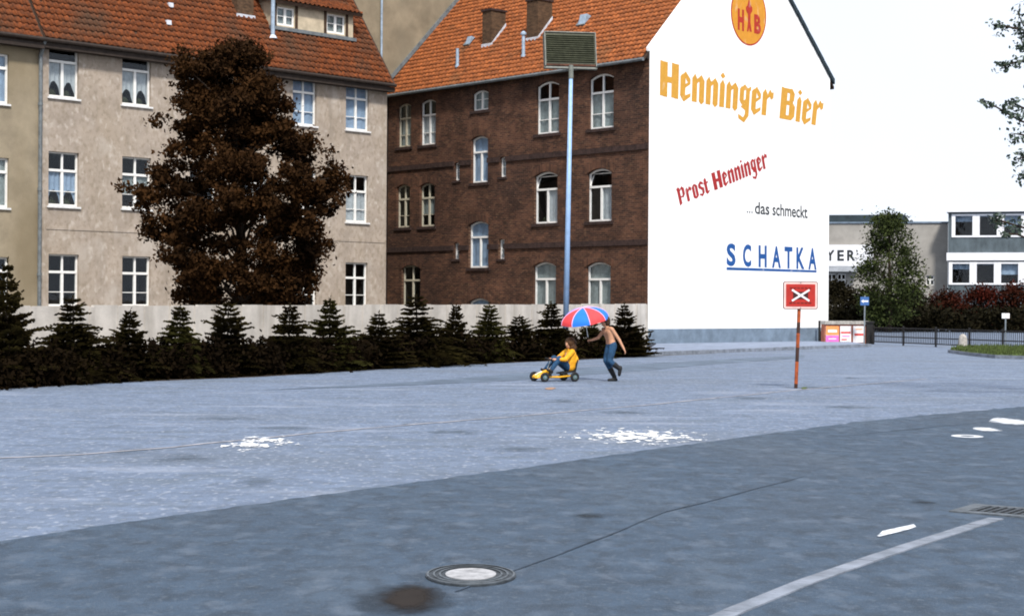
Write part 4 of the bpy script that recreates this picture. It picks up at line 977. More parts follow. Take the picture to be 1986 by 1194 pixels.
for x, yt, hw, lab in ((1622, 545, 38, 'dark bush behind the poster wall'), (1690, 560, 48, 'dark bush at the foot of the green tree'), (1760, 560, 48, 'dark bush right of the green tree, under the small factory window')):
    leafy('dark_bush', lab, x, 640, yt, hw, 112, 'leaf_dark', 80, 60, .11, 'round', 'dark bushes behind the gate', 'bush', True, .05, .6)
for x, yt, hw, lab in ((1838, 566, 46, 'reddish bush below the left end of the office'), (1905, 560, 46, 'red leaved bush below the middle office windows'), (1968, 552, 50, 'tall red leaved bush at the right edge below the office')):
    leafy('red_bush', lab, x, 640, yt, hw, 118, 'leaf_red', 80, 60, .11, 'round', 'red bushes below the office', 'bush', True, .05, .65)
cc = [(gp(x, 632).x if False else atY(x, 600, 106 + rng.uniform(0, 4)).x, 106 + rng.uniform(0, 4), rng.uniform(.1, 1.45)) for x in rng.uniform(1590, 2040, 620)]
v, q = leaf_quads(clumps(cc, 16, .5), .15); o = bpy.data.objects.new('hedge', np_mesh('hedge', 'leaf_dark', v, q)); C.objects.link(o); tag(o, 'long dark clipped hedge behind the iron gate', 'hedge', kind='stuff')

# near tree, trunk outside the frame, its twigs reaching in at the right edge
NY = 30.0; nb_ = atY(2170, 700, NY); near = thing('street_tree', 'leafy tree whose twigs hang into the upper right corner', 'tree', T((nb_.x, nb_.y, 0))); cc = []; rd = []
def npx(x, y, dy=0): p = atY(x, y, NY + dy); return (p.x - nb_.x, p.y - nb_.y, p.z)
TW = [[(2080, 60), (1985, 50), (1972, 20)], [(2080, 130), (1990, 60), (1945, 50), (1928, 50)], [(2080, 160), (1980, 118), (1945, 128), (1935, 125)], [(2090, 270), (1980, 235), (1945, 215), (1905, 192)], [(2090, 260), (1975, 205), (1955, 195)], [(2080, 300), (1985, 262), (1960, 258)], [(2090, 360), (1985, 305), (1968, 310)], [(2080, 400), (1990, 335), (1978, 342)], [(2070, 130), (1990, 95), (1976, 70)], [(2080, 470), (1980, 440), (1940, 428), (1925, 430)], [(2080, 500), (1975, 455), (1948, 452)], [(2070, 420), (1990, 385)]]
tb_ = MB()
for twg in TW:
    dz = rng.uniform(-.8, .8); pts = [npx(x, y, dz) for x, y in twg]; tb_.tube([(0, 0, pts[0][2] - .5)] + pts, [.06] + [.02] * (len(pts) - 1) + [.005], 5)
    for j in range(len(twg) - 1):
        for t in np.linspace(0, 1, 7):
            x = twg[j][0] * (1 - t) + twg[j + 1][0] * t; y = twg[j][1] * (1 - t) + twg[j + 1][1] * t
            if rng.random() < .82: cc.append(npx(x + rng.normal(0, 4), y + rng.normal(0, 6), dz)); rd.append(.075 if x < 1960 else .14)
for i in range(70):
    x, y = rng.uniform(2010, 2330), rng.uniform(-160, 420); cc.append(npx(x, y, rng.uniform(-1.5, 1.5))); rd.append(.5)
v, q = leaf_quads(clumps(cc, 10, np.array(rd)), .048); c = bpy.data.objects.new('crown', np_mesh('crown', 'leaf_near', v, q)); C.objects.link(c); c.parent = near
tb_.tube([(0, 0, 0), (.05, 0, 2), (0, 0, 5), (0, .1, 8.5)], [.2, .16, .12, .04], 10); tb_.build('trunk', 'bark', near, True)

# ------------------------------------------------------------------ floodlight mast
LY = 52.0; lb = atY(1097.5, 640, LY); lt = atY(1107.5, 134, LY)
mast = thing('floodlight_mast', 'tall pale blue mast carrying a ribbed floodlight box', 'lamp', T((lb.x, lb.y, 0))); dx = lt.x - lb.x
b = MB(); b.tube([(-dx * .2, 0, 0), (dx, 0, lt.z - .15)], [.095, .06], 14); b.build('pole', 'pole_blue', mast, True)
b = MB(); b.tube([(dx, 0, lt.z - .3), (dx, 0, lt.z + .12)], .075, 10); b.build('collar', 'flood_frame', mast)
kk = LY / F
Lf = Matrix.Translation((dx, 0, lt.z + .1)) @ Matrix.Rotation(R(8), 4, 'Z') @ Matrix.Rotation(R(-14), 4, 'X')
w2 = 49 * kk; hh = 68 * kk
b = MB(Lf); b.box(-w2, w2, 0, .28, .06, hh); bx_ = b.build('floodlight_box', 'flood_green', mast)
nr = 13; rb = MB(); rb.add([(-w2 + .03, -.004, 0), (w2 - .03, -.004, 0), (w2 - .03, -.05, .018), (-w2 + .03, -.05, .018), (-w2 + .03, -.004, .05), (w2 - .03, -.004, .05)], [(0, 1, 2, 3), (3, 2, 5, 4), (0, 3, 4), (1, 5, 2)]); rm = rb.mesh('cooling_rib', 'flood_rib')
for i in range(nr):
    o = bpy.data.objects.new('cooling_rib', rm); C.objects.link(o); o.parent = bx_; o.matrix_local = Lf @ Matrix.Translation((0, 0, .11 + i * (hh - .16) / nr))
b = MB(Lf); b.box(-w2 - .03, -w2 - .002, -.04, .3, -.02, hh + .03); b.box(w2 + .002, w2 + .03, -.04, .3, -.02, hh + .03); b.box(-w2, w2, -.04, .3, hh + .002, hh + .03); b.build('housing_frame', 'flood_frame', mast)
b = MB(Lf); b.box(-w2 - .04, w2 + .04, .02, .12, -.08, -.025); b.build('mounting_bar', 'flood_frame', mast)
b = MB(Lf); b.box(-w2 + .01, w2 - .01, .0, .27, .0, .055); b.build('underside', 'rust', mast)

# ------------------------------------------------------------------ red sign in the lot
sb = gp(1543.5, 753); k = sb.y / F; sg = thing('red_sign', 'red rectangular sign with white cross on a thin rusty post', 'sign', T((sb.x, sb.y, 0), R(3)))
lean = .055
def sx(px): return (px - 1543.5) * k
def sz(py): return (753 - py) * k
zt = sz(600); n = 7; segs = [(0, .06, 'post_dark'), (.06, .34, 'post_orange'), (.34, .52, 'post_dark'), (.52, .70, 'post_orange'), (.70, .84, 'post_dark'), (.84, 1.06, 'post_orange'), (1.06, 1.32, 'post_dark')]
for a, c, m_ in segs:
    b = MB(); f = lambda q: (lean * min(1, q), .0, zt * q); b.tube([f(a), f(c)], .036, 10); b.build('post_segment', m_, sg)
cx_, cz = sx(1550), sz(572.5); hw, hh = 34 * k, 27 * k
def rrect(hw, hh, r, n=5):
    out = []
    for sx_, sz_, a0 in ((1, 1, 0), (-1, 1, 90), (-1, -1, 180), (1, -1, 270)):
        for i in range(n): a = R(a0 + 90 * i / (n - 1)); out.append((cx_ + sx_ * (hw - r) + r * math.cos(a), cz + sz_ * (hh - r) + r * math.sin(a)))
    return out
b = MB(); b.prism(rrect(hw, hh, .045), -.06, -.04); pn = b.build('panel', 'rust', sg)
b = MB(); b.prism(rrect(hw - .014, hh - .014, .035), -.066, -.0605); b.build('border', 'sign_border', pn)
b = MB(); b.prism(rrect(hw - .055, hh - .055, .01), -.071, -.0665); b.build('red_field', 'sign_red', pn)
def bar_(x0, x1, z0, z1, m_, y=-.0745, rot=0):
    b = MB(Matrix.Translation((cx_, 0, cz)) @ Matrix.Rotation(rot, 4, 'Y')); b.box(x0, x1, y, y + .003, z0, z1); b.build('print', m_, pn)
bar_(-.15, .15, -.075, .07, 'sign_black')
for i in range(6): bar_(-.22 + i * .075, -.165 + i * .075, .13, .155, 'sign_dark')
for i in range(6): bar_(-.23 + i * .077, -.17 + i * .077, -.165, -.14, 'sign_dark')
bar_(-.205, .205, -.018, .018, 'sign_white', -.0785, R(32)); bar_(-.205, .205, -.018, .018, 'sign_white', -.0825, R(-32))
b = MB()
for px_, pz_ in ((0, hh - .03), (0, -hh + .03)): b.ell((cx_ + px_, -.068, cz + pz_), .012, .006, .012, 8, 5)
b.build('bolt', 'metal_grey', pn)

# ------------------------------------------------------------------ gate, posters, small signs
g0, g1 = gp(1694, 667.5), gp(1952, 679); gd = (g1 - g0).normalized(); GM = frame((g0.x, g0.y, 0), gd); glen = (g1 - g0).length
def gate_x(px): return fuv(GM, px, 660)[0]
gt = fuv(GM, 1700, 632)[1]
gate = thing('iron_gate', 'long black iron bar gate closing the lot towards the street', 'gate', GM)
ends = [gate_x(x) for x in (1694, 1752, 1815, 1880, 1945, 2010)]
barm = MB(); barm.box(-.009, .009, -.009, .009, .12, gt - .06); barme = barm.mesh('bar', 'gate_black')
for i, x in enumerate(ends):
    b = MB(); b.box(x - .03, x + .03, -.03, .03, 0, gt + .03); b.build('post', 'gate_black', gate)
    if i + 1 < len(ends):
        x1 = ends[i + 1]; pn = bpy.data.objects.new('gate_leaf', None); C.objects.link(pn); pn.parent = gate
        b = MB()
        for z in (.12, gt * .45, gt - .06): b.box(x + .05, x1 - .05, -.02, .02, z - .022, z + .022)
        b.build('rail', 'gate_black', pn)
        nb = int((x1 - x) / .115)
        for j in range(1, nb):
            o = bpy.data.objects.new('bar', barme); C.objects.link(o); o.parent = pn; o.location = (x + (x1 - x) * j / nb, .0, 0)
p = gp(1686, 667); b = MB(T((p.x, p.y, 0))); b.box(-.16, .16, -.15, .15, 0, .0) if False else None
pil = thing('gate_pillar', 'dark square pillar between the poster wall and the gate', 'pillar', T((p.x, p.y, 0)))
b = MB(); b.box(-.16, .14, -.15, .15, 0, gt + .12); b.build('shaft', 'gate_black', pil); b = MB(); b.box(-.2, .18, -.19, .19, gt + .12, gt + .2); b.build('cap', 'gate_black', pil)
pw0, pw1 = gp(1598, 667.5), gp(1681, 667); PM = frame((pw0.x, pw0.y, 0), (pw1 - pw0)); pz = fuv(PM, 1640, 622)[1]; pl_ = (pw1 - pw0).length
pw = thing('poster_wall', 'low wall with pale capping carrying three posters beside the gable', 'wall', PM)
b = MB(); b.box(0, pl_, 0, .2, 0, pz - .15); b.build('base', 'poster_frame', pw); b = MB(); b.box(0, pl_ + .06, -.06, .26, pz - .15, pz); b.build('capping', 'stone', pw)
def prect(x0, y0, x1, y1): return px_rect(PM, x0, y0, x1, y1)
for (x0, y0, x1, y1, blocks, lab) in (
    (1601, 632, 1626, 664, [(0, 1, .45, 1, 'poster_orange'), (0, 1, 0, .43, 'poster_pink'), (.15, .85, .62, .78, 'poster_white'), (.2, .8, .2, .26, 'poster_white')], 'orange and pink poster on the low wall'),
    (1629, 632, 1650, 664, [(.05, .95, .55, .66, 'poster_red'), (.15, .85, .36, .42, 'poster_pink'), (.1, .6, .15, .22, 'poster_red')], 'white poster with red bars, middle one on the low wall'),
    (1654, 632, 1676, 664, [(.1, .9, .42, .55, 'poster_red'), (.2, .8, .78, .84, 'poster_orange')], 'white poster with one red bar, nearest the gate')):
    a, c, d, e = prect(x0, y0, x1, y1); po = thing('poster', lab, 'poster', PM @ Matrix.Translation((a, -.01, d)), 'posters on the low wall'); w_, h_ = c - a, e - d
    b = MB(); b.box(0, w_, -.015, .0, 0, h_); b.build('sheet', 'poster_white', po)
    for i, (q0, q1, r0, r1, m_) in enumerate(blocks): b = MB(); b.box(q0 * w_, q1 * w_, -.019 - .003 * i, -.0155, r0 * h_, r1 * h_); b.build('print', m_, po)
# one way sign
p = gp(1672, 668); k = p.y / F; ow = thing('one_way_sign', 'blue one way sign with white arrow on a grey pole', 'sign', T((p.x, p.y - .4, 0)))
b = MB(); b.tube([(0, 0, 0), (0.02, 0, 95 * k)], .03, 8); b.build('pole', 'metal_grey', ow)
zz = (668 - 583) * k; b = MB(); b.box(-.18, .18, -.05, -.03, zz - .19, zz + .16); bd = b.build('board', 'sign_blue', ow)
b = MB(); b.add([(x * .15, -.053, zz - .02 + z_ * .07) for x, z_ in ((-1, 0), (-.3, 1), (-.3, .45), (1, .45), (1, -.45), (-.3, -.45), (-.3, -1))], [tuple(range(7))]); b.build('arrow', 'sign_white', bd)
p = gp(1945, 676); k = p.y / F; s2 = thing('small_sign', 'small pale sign on a grey pole before the right end of the gate', 'sign', T((p.x, p.y - .3, 0)))
b = MB(); b.tube([(0, 0, 0), (0.01, 0, 68 * k)], .028, 8); b.build('pole', 'metal_grey', s2); zz = (676 - 612) * k
b = MB(); b.box(-.15, -.012, -.05, -.03, zz - .1, zz + .1); b.build('board', 'sign_white', s2); b = MB(); b.box(.0, .15, -.05, -.03, zz - .1, zz + .1); b.build('board', 'poster_white', s2)
p = gp(1867, 678); k = p.y / F; bo = thing('stone_bollard', 'weathered pale stone bollard before the gate', 'bollard', T((p.x, p.y, 0)))
b = MB(); b.tube([(0, 0, 0), (0, 0, .1), (.01, 0, .38), (.0, 0, .52), (-.01, 0, .6)], [.19, .175, .16, .13, .05], 12); b.build('shaft', 'stone', bo, True); b = MB(); b.tube([(0, 0, 0), (0, 0, .07)], .23, 12); b.build('foot', 'stone', bo)
# grass verge
vp = [gp(x, y) for x, y in ((1838, 684), (1856, 680), (1900, 678.5), (1990, 679), (2120, 681), (2140, 700), (1990, 697), (1930, 695), (1880, 690))]
b = MB(); b.slab(vp, 0, .11); o = b.build('verge_kerb', 'kerb'); o['kind'] = 'structure'
cen = sum(vp, Vector()) / len(vp); ins = [p.lerp(cen, .035) for p in vp]; b = MB(); b.slab(ins, .10, .13); o = b.build('verge', 'grass'); o['kind'] = 'structure'
pts = []
while len(pts) < 5200:
    x, y = rng.uniform(1842, 2100), rng.uniform(679, 697); 
    q = gp(x, y)
    inside = False
    for i in range(len(ins)):
        a_, c_ = ins[i], ins[i - 1]
        if (a_.y > q.y) != (c_.y > q.y) and q.x < (c_.x - a_.x) * (q.y - a_.y) / (c_.y - a_.y) + a_.x: inside = not inside
    if inside: pts.append((q.x, q.y, .13))
pts = np.array(pts); n = len(pts); a = rng.uniform(0, 6.3, n); dxy = np.stack([np.cos(a), np.sin(a), np.zeros(n)], 1) * .02
tip = pts + np.stack([rng.normal(0, .03, n), rng.normal(0, .03, n), rng.uniform(.06, .17, n)], 1)
v = np.stack([pts - dxy, pts + dxy, tip], 1).reshape(-1, 3); c = bpy.data.objects.new('grass', np_mesh('grass', 'grass', v, np.arange(3 * n).reshape(-1, 3))); C.objects.link(c); tag(c, 'short green grass growing on the verge at right', 'grass', kind='stuff')

# ------------------------------------------------------------------ factory and office beyond the street
FY = 128.0
def flat_frame(px, Y, rot): p = atY(px, 590, Y); return frame((p.x, p.y, 0), (math.cos(R(rot)), -math.sin(R(rot))))
FM = flat_frame(1600, FY, 12); fac = thing('factory_building', 'grey rendered factory with white lettered sign band behind the green tree', 'building', FM)
fx = lambda px: fuv(FM, px, 550)[0]; fz = lambda py, px=1720: fuv(FM, px, py)[1]
wl = [(fx(1604), fx(1622), fz(560), fz(531), 0), (fx(1624), fx(1640), fz(560), fz(531), 0), (fx(1796), fx(1812), fz(553), fz(534), 0)]
b = MB(); wall_holes(b, fx(1520), fx(1838), 0, fz(433), wl, .2); b.build('front_wall', 'grey_render', fac)
b = MB(); b.quad((fx(1520), 14, 0), (fx(1520), 0, 0), (fx(1520), 0, fz(433)), (fx(1520), 14, fz(433))); b.box(fx(1520), fx(1838), .1, 14, fz(433) - .3, fz(433) - .05); b.build('flat_roof', 'grey_render', fac)
b = MB(); b.box(fx(1520), fx(1839), -.1, .2, fz(433), fz(430)); b.build('parapet', 'plinth', fac)
for a, c, d, e, _ in wl: window(fac, None, a, c, d, e, rec=.12, sill=None, fw=.07, tr=.6, um=True, bars=())
b = MB(); b.prism([(fx(1500), fz(433)), (fx(1772), fz(433)), (fx(1757), fz(411)), (fx(1500), fz(411))], 4, 12); b.build('upper_roof', 'dark_roof', fac)
b = MB(); b.box(fx(1766), fx(1772), 3, 3.4, fz(434), fz(424)); b.build('roof_stack', 'dark_roof', fac)
b = MB(); b.box(fx(1520), fx(1693), -.35, -.02, fz(516), fz(475)); sgn = b.build('sign_band', 'office_white', fac)
b = MB()
for ch, x0, x1 in (('Y', 1602, 1619), ('E', 1624, 1637), ('R', 1643, 1659)):
    fm = quad_map(FM, (x0, 505), (x1, 505), (x1, 485.5), (x0, 485.5)); sans(ch, fm, -.36, b, 0, 1, .035, .7)
b.build('lettering', 'black_text', sgn)
b = MB(); b.box(fx(1520), fx(1662), -.9, -.02, fz(527), fz(517)); b.build('canopy', 'canopy_grey', fac)
OY = 124.0; OM = flat_frame(1838, OY, 18); off = thing('office_building', 'flat roofed office with slate bands and white framed windows', 'building', OM)
ox = lambda px: fuv(OM, px, 500)[0]; oz = lambda py: fuv(OM, 1900, py)[1]
cols = [(1848 + 47.2 * i, 1890 + 47.2 * i) for i in range(5)]; w1 = [(ox(a), ox(c), oz(460), oz(415), 0) for a, c in cols]; w2_ = [(ox(a - 5), ox(c - 5), oz(552), oz(508), 0) for a, c in cols]
b = MB(); wall_holes(b, 0, ox(2090), 0, oz(398), w1 + w2_, .2); b.quad((0, 0, 0), (0, 0, oz(398)), (0, 14, oz(398)), (0, 14, 0)); b.build('slate_wall', 'slate', off)
b = MB(); b.box(-.15, ox(2090), -.3, 14, oz(411), oz(397)); b.build('roof_fascia', 'office_white', off)
b = MB(); b.box(-.1, ox(2090), -.16, -.0, oz(505), oz(490)); b.build('white_band', 'office_white', off)
for i, (a, c, d, e, _) in enumerate(w1 + w2_):
    b = MB(); f_ = .16
    b.box(a - .1, a + f_, -.08, .1, d, e); b.box(c - f_, c + .1, -.08, .1, d, e); b.box(a + f_, c - f_, -.06, .1, d, d + .13); b.box(a + f_, c - f_, -.06, .1, e - .13, e); wn_ = b.build('window', 'office_white', off)
    b = MB(); b.box(a + f_, c - f_, .04, .06, d + .12, e - .12); b.build('pane', 'glass', wn_)
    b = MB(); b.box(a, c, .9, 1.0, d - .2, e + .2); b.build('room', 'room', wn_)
    b = MB(); dd = (.32, .12, .55, .3, .2)[i % 5] * (e - d); curtain(b, a + .1, c - .1, e - dd, e, .3); b.build('blind', 'curtain_and_sky_sheen', wn_)

# ------------------------------------------------------------------ figures
def remesh(o, vx=.008, it=4):
    m1 = o.modifiers.new('r', 'REMESH'); m1.mode = 'VOXEL'; m1.voxel_size = vx; m1.use_smooth_shade = True
    m2 = o.modifiers.new('s', 'SMOOTH'); m2.iterations = it; m2.factor = .5; return o
def chain(b, pts):
    for (p, r0), (q, r1) in zip(pts[:-1], pts[1:]): b.capsule(p, r0, q, r1)
def hand(b, wrist, d, up, s=1.0, curl=.6):
    """palm, four unequal curled fingers and a thumb; d = pointing direction, up = back of the hand"""
    d = Vector(d).normalized(); up = (Vector(up) - d * Vector(up).dot(d)).normalized(); sd = d.cross(up); wv = Vector(wrist); pal = wv + d * .065 * s
    for q in (-.024, -.008, .008, .024): b.capsule(wv + sd * q * .7 * s, .015 * s, pal + sd * q * s, .012 * s, 8)
    for q, l in ((-.027, .052), (-.009, .062), (.009, .058), (.027, .044)):
        a = pal + sd * q * s; m_ = a + (d * math.cos(curl * .5) - up * math.sin(curl * .5)) * l * .5 * s; e = m_ + (d * math.cos(curl * 1.9) - up * math.sin(curl * 1.9)) * l * .55 * s
        b.capsule(a, .0088 * s, m_, .008 * s, 7); b.capsule(m_, .008 * s, e, .0066 * s, 7)
    a = wv + d * .022 * s - sd * .024 * s; m_ = a + (d * .6 - sd * .75 - up * .25) * .034 * s; e = m_ + (d * .85 - sd * .1 - up * .6) * .028 * s
    b.capsule(a, .011 * s, m_, .0095 * s, 7); b.capsule(m_, .0095 * s, e, .0075 * s, 7)
def head(b, c, fwd, r=.095):
    """skull, jaw, nose, ears in one mass"""
    f = Vector(fwd).normalized(); up = Vector((0, 0, 1)); sd = f.cross(up).normalized(); up = sd.cross(f); c = Vector(c); M3 = Matrix((f, sd, up)).transposed()
    b.ell(c, r * 1.02, r * .82, r * 1.08, 18, 12, M3); b.ell(c + f * r * .28 - up * r * .55, r * .62, r * .58, r * .62, 14, 10, M3)
    b.capsule(c + f * r * .98 + up * r * .05, r * .10, c + f * r * 1.18 - up * r * .22, r * .15, 8)
    for s in (-1, 1): b.ell(c + sd * s * r * .84 - up * r * .08, r * .2, r * .08, r * .28, 10, 7, M3)
    return f, sd, up
def face(parent, c, fr, r=.095):
    f, sd, up = fr; c = Vector(c)
    for s in (-1, 1): b = MB(); b.ell(c + f * r * .90 + sd * s * r * .36 + up * r * .02, r * .10, r * .10, r * .08, 8, 6); b.build('eye', 'eye', parent)
    b = MB(); b.ell(c + f * r * .90 - up * r * .62, r * .08, r * .26, r * .06, 10, 6, Matrix((f, sd, up)).transposed()); b.build('mouth', 'lip', parent)

KH = R(24)                                                   # heading: to the left and a little towards the camera
hd = Vector((-math.cos(KH), -math.sin(KH), 0)); lf = Vector((math.sin(KH), -math.cos(KH), 0))
# runner : coordinates in metres read off the figure; x right in view, w = toward his left, z up
rbp = gp(1192, 739.5); run = thing('person', 'shirtless child in blue jeans and black boots running and holding the umbrella', 'person', T((rbp.x, rbp.y, 0)))
def q(x, z, wv=0.0): return Vector((x, 0, z)) + Vector((0, lf.y * wv, 0))
b = MB()
pel = q(-.075, .76); sh = q(-.15, 1.12)
for wv in (-.06, 0, .06): b.capsule(pel + lf * wv, .082, q(-.10, .90) + lf * wv * .9, .074, 12); b.capsule(q(-.10, .90) + lf * wv * .9, .076, q(-.14, 1.06) + lf * wv * 1.25, .082, 12)
b.capsule(q(-.145, 1.12) - lf * .12, .048, q(-.145, 1.12) + lf * .12, .048, 12)
b.capsule(q(-.16, 1.12), .05, q(-.19, 1.22), .042, 10)
hc = q(-.215, 1.275); fr = head(b, hc, hd + Vector((0, 0, -.25)), .092)
nsh = q(-.135, 1.115) + lf * .15; el = Vector((.085, nsh.y + .02, .885)); wr_ = Vector((.185, nsh.y - .01, .695))
chain(b, [(nsh, .044), (el, .034), (wr_, .024)]); hand(b, wr_, (wr_ - el) + Vector((.0, 0, -.02)), (.9, -.2, .3), .95, .5)
fsh = q(-.155, 1.11) - lf * .15; fe = Vector((-.35, fsh.y - .02, .925)); fwr = Vector((-.50, fsh.y - .10, .875)); grip = Vector((-.565, fsh.y - .13, .885))
chain(b, [(fsh, .044), (fe, .034), (fwr, .025)]); hand(b, fwr, grip - fwr, (0, -.2, 1), .95, 1.15)
hl, hr = pel + lf * .07, pel - lf * .07
# support leg (far), lifted leg (near)
k1, a1 = q(-.185, .45, -.02), q(-.0, .10, -.07); k2, a2 = q(-.12, .44, .16), q(.07, .30, .14)
chain(b, [(hr, .082), (k1, .052), (a1, .035)]); chain(b, [(hl, .082), (k2, .052), (a2, .035)])
body = remesh(b.build('body', 'skin', run), .0075, 3)
face(body, hc, fr, .092)
b = MB()
for wv in (-.06, 0, .06): b.capsule(pel + lf * wv - Vector((0, 0, .01)), .09, pel + lf * wv + Vector((0, 0, .03)), .088, 12)
s1 = k1.lerp(a1, .62); s2_ = k2.lerp(a2, .62)
chain(b, [(hr, .092), (hr.lerp(k1, .5), .080), (k1, .066), (s1, .058)]); chain(b, [(hl, .092), (hl.lerp(k2, .5), .080), (k2, .066), (s2_, .058)])
remesh(b.build('jeans', 'denim', run), .011, 4)
b = MB(); b.tube([pel + Vector((-.004, 0, .105)), pel + Vector((-.007, 0, .135))], .118, 18); 
b = MB()
chain(b, [(k1.lerp(a1, .5), .064), (a1, .05), (a1 + Vector((0, 0, -.055)), .046)]); chain(b, [(a1 + Vector((.03, 0, -.06)), .042), (a1 + Vector((-.12, -.03, -.068)), .034)])
bt = remesh(b.build('boot', 'rubber', run), .010, 3)
b = MB(); chain(b, [(k2.lerp(a2, .5), .064), (a2, .052), (a2 + Vector((.035, 0, -.02)), .05)]); chain(b, [(a2 + Vector((.04, 0, -.0)), .046), (a2 + Vector((.02, 0, -.15)), .036)])
remesh(b.build('boot', 'rubber', run), .010, 3)
b = MB(); b.ell(hc + Vector((.018, .0, .026)), .10, .093, .098, 16, 10); b.ell(hc + Vector((.05, 0, -.02)), .07, .085, .085, 14, 8)
for i in range(40):
    a_, e_ = rng.uniform(0, 6.3), rng.uniform(.1, 1.5); dd = Vector((math.cos(a_) * math.cos(e_), math.sin(a_) * math.cos(e_), math.sin(e_))); b.capsule(hc + Vector((.02, 0, .02)) + dd * .085, .02, hc + Vector((.03, 0, .0)) + dd * .105, .010, 6)
remesh(b.build('hair', 'hair', run), .010, 2)
# umbrella
ap = Vector((-.685, grip.y - .02, 1.565)); umb = thing('umbrella', 'red and blue panelled umbrella held over the go-kart', 'umbrella', T((rbp.x, rbp.y, 0)))
ax = (ap - grip).normalized(); ax = (ax + Vector((0, -.16, 0))).normalized()
e1 = Vector((1, 0, 0)); e1 = (e1 - ax * e1.dot(ax)).normalized(); e2 = ax.cross(e1); RU, HU = .52, .30; NPAN = 8
def upt(a, t, off=0.0): 
    r_ = RU * math.sin(t * math.pi / 2 * .98); z_ = HU * (1 - math.cos(t * math.pi / 2 * .98)); 
    frac = (a * NPAN / (2 * math.pi)) % 1; sag = 1 - .045 * math.sin(frac * math.pi) * t
    return ap - ax * (z_ - off) + (e1 * math.cos(a) + e2 * math.sin(a)) * r_ * sag
OFFA = R(10)
for i in range(NPAN):
    b = MB(); na, ntt = 5, 7; a0, a1_ = 2 * math.pi * i / NPAN, 2 * math.pi * (i + 1) / NPAN; vs_ = []; 
    for j in range(ntt + 1):
        for k_ in range(na + 1):
            fr_ = k_ / na; a = a0 + (a1_ - a0) * min(.9999, max(.0001, fr_)); r_ = RU * math.sin(j / ntt * math.pi / 2 * .98); z_ = HU * (1 - math.cos(j / ntt * math.pi / 2 * .98)); sag = 1 - .05 * math.sin(fr_ * math.pi) * j / ntt
            vs_.append(ap - ax * z_ + (e1 * math.cos(a + OFFA) + e2 * math.sin(a + OFFA)) * r_ * sag)
    fs_ = [(j * (na + 1) + k_, j * (na + 1) + k_ + 1, (j + 1) * (na + 1) + k_ + 1, (j + 1) * (na + 1) + k_) for j in range(ntt) for k_ in range(na)]
    b.add(vs_, fs_); pn = b.build('panel', 'umb_red' if i % 2 == 0 else 'umb_blue', umb, True)
    b = MB(); b.tube([ap - ax * (HU * (1 - math.cos(j / 8 * math.pi / 2 * .98)) - .004) + (e1 * math.cos(a0 + OFFA) + e2 * math.sin(a0 + OFFA)) * RU * math.sin(j / 8 * math.pi / 2 * .98) for j in range(9)], .009, 5); b.build('trim', 'umb_trim', pn)
    b = MB(); b.tube([ap - ax * .25, ap - ax * .16 + (e1 * math.cos(a0 + OFFA) + e2 * math.sin(a0 + OFFA)) * RU * .6], .003, 4); b.build('rib', 'chrome', umb)
b = MB(); b.tube([ap + ax * .06, grip + ax * .02], [.006, .006], 8); b.build('shaft', 'chrome', umb)
b = MB(); b.tube([grip + ax * .06, grip - ax * .02, grip - ax * .08], .013, 8); b.build('handle', 'wood_dark', umb)
b = MB(); b.ell(ap + ax * .005, .03, .03, .015, 10, 6); b.build('crown_cap', 'umb_trim', umb)

# go-kart
n0, n1 = gp(1056.5, 740.5), gp(1115, 740.5); kc = (n0 + n1) / 2 - lf * .27; KM = frame((kc.x, kc.y, 0), hd)
kart = thing('pedal_go_kart', 'yellow pedal go-kart with black tyres', 'go-kart', KM)
WB = .35; WR = .104
for x in (-WB, WB):
    for s in (-1, 1):
        b = MB(); yy = s * .27; ts = 20; tor = []
        for i in range(ts):
            a = 2 * math.pi * i / ts
            for j in range(8): p_ = 2 * math.pi * j / 8; rr_ = WR - .032 + .032 * math.cos(p_); tor.append((x + rr_ * math.cos(a), yy + .034 * math.sin(p_), WR + rr_ * math.sin(a)))
        b.add(tor, [(i * 8 + j, ((i + 1) % ts) * 8 + j, ((i + 1) % ts) * 8 + (j + 1) % 8, i * 8 + (j + 1) % 8) for i in range(ts) for j in range(8)])
        wh = b.build('wheel', 'tyre', kart, True)
        b = MB(); b.tube([(x, yy - .018, WR), (x, yy + .018, WR)], WR - .052, 16); b.build('rim', 'rim', wh); b = MB(); b.tube([(x, yy - .03, WR), (x, yy + .03, WR)], .018, 10); b.build('hub_cap', 'chrome', wh)
b = MB()
for x in (-WB, WB): b.tube([(x, -.25, WR), (x, .25, WR)], .012, 8)
b.build('axle', 'metal_grey', kart)
b = MB()
for s in (-1, 1): b.tube([(-WB - .03, s * .10, WR + .02), (-.05, s * .10, WR - .01), (.2, s * .08, WR), (WB + .02, s * .07, WR + .03)], .018, 10)
for x in (-.30, -.05, .22): b.tube([(x, -.10, WR), (x, .10, WR)], .014, 8)
b.build('frame', 'kart_yellow', kart, True)
b = MB(); prof_ = [(.10, .27, .07, .20), (.22, .235, .10, .16), (.34, .19, .125, .10), (.45, .14, .11, .06), (.49, .115, .07, .03)]; vs_ = []
for x, zt_, hw_, th_ in prof_: vs_ += [(x, -hw_, zt_ - th_), (x, -hw_ * .8, zt_), (x, hw_ * .8, zt_), (x, hw_, zt_ - th_)]
fs_ = [(4 * i + j, 4 * i + (j + 1) % 4, 4 * i + 4 + (j + 1) % 4, 4 * i + 4 + j) for i in range(4) for j in range(4)] + [(0, 1, 2, 3), (19, 18, 17, 16)]
b.add(vs_, fs_); no = b.build('nose_fairing', 'kart_yellow', kart)
b = MB(); b.add([(.28, .112, .19), (.44, .10, .135), (.44, -.05, .15), (.28, -.06, .222)], [(0, 1, 2, 3)]); b.build('number_plate', 'sign_white', no)
b = MB(); b.tube([(.20, 0, .18), (.10, 0, .44)], .012, 8); b.build('steering_column', 'metal_grey', kart)
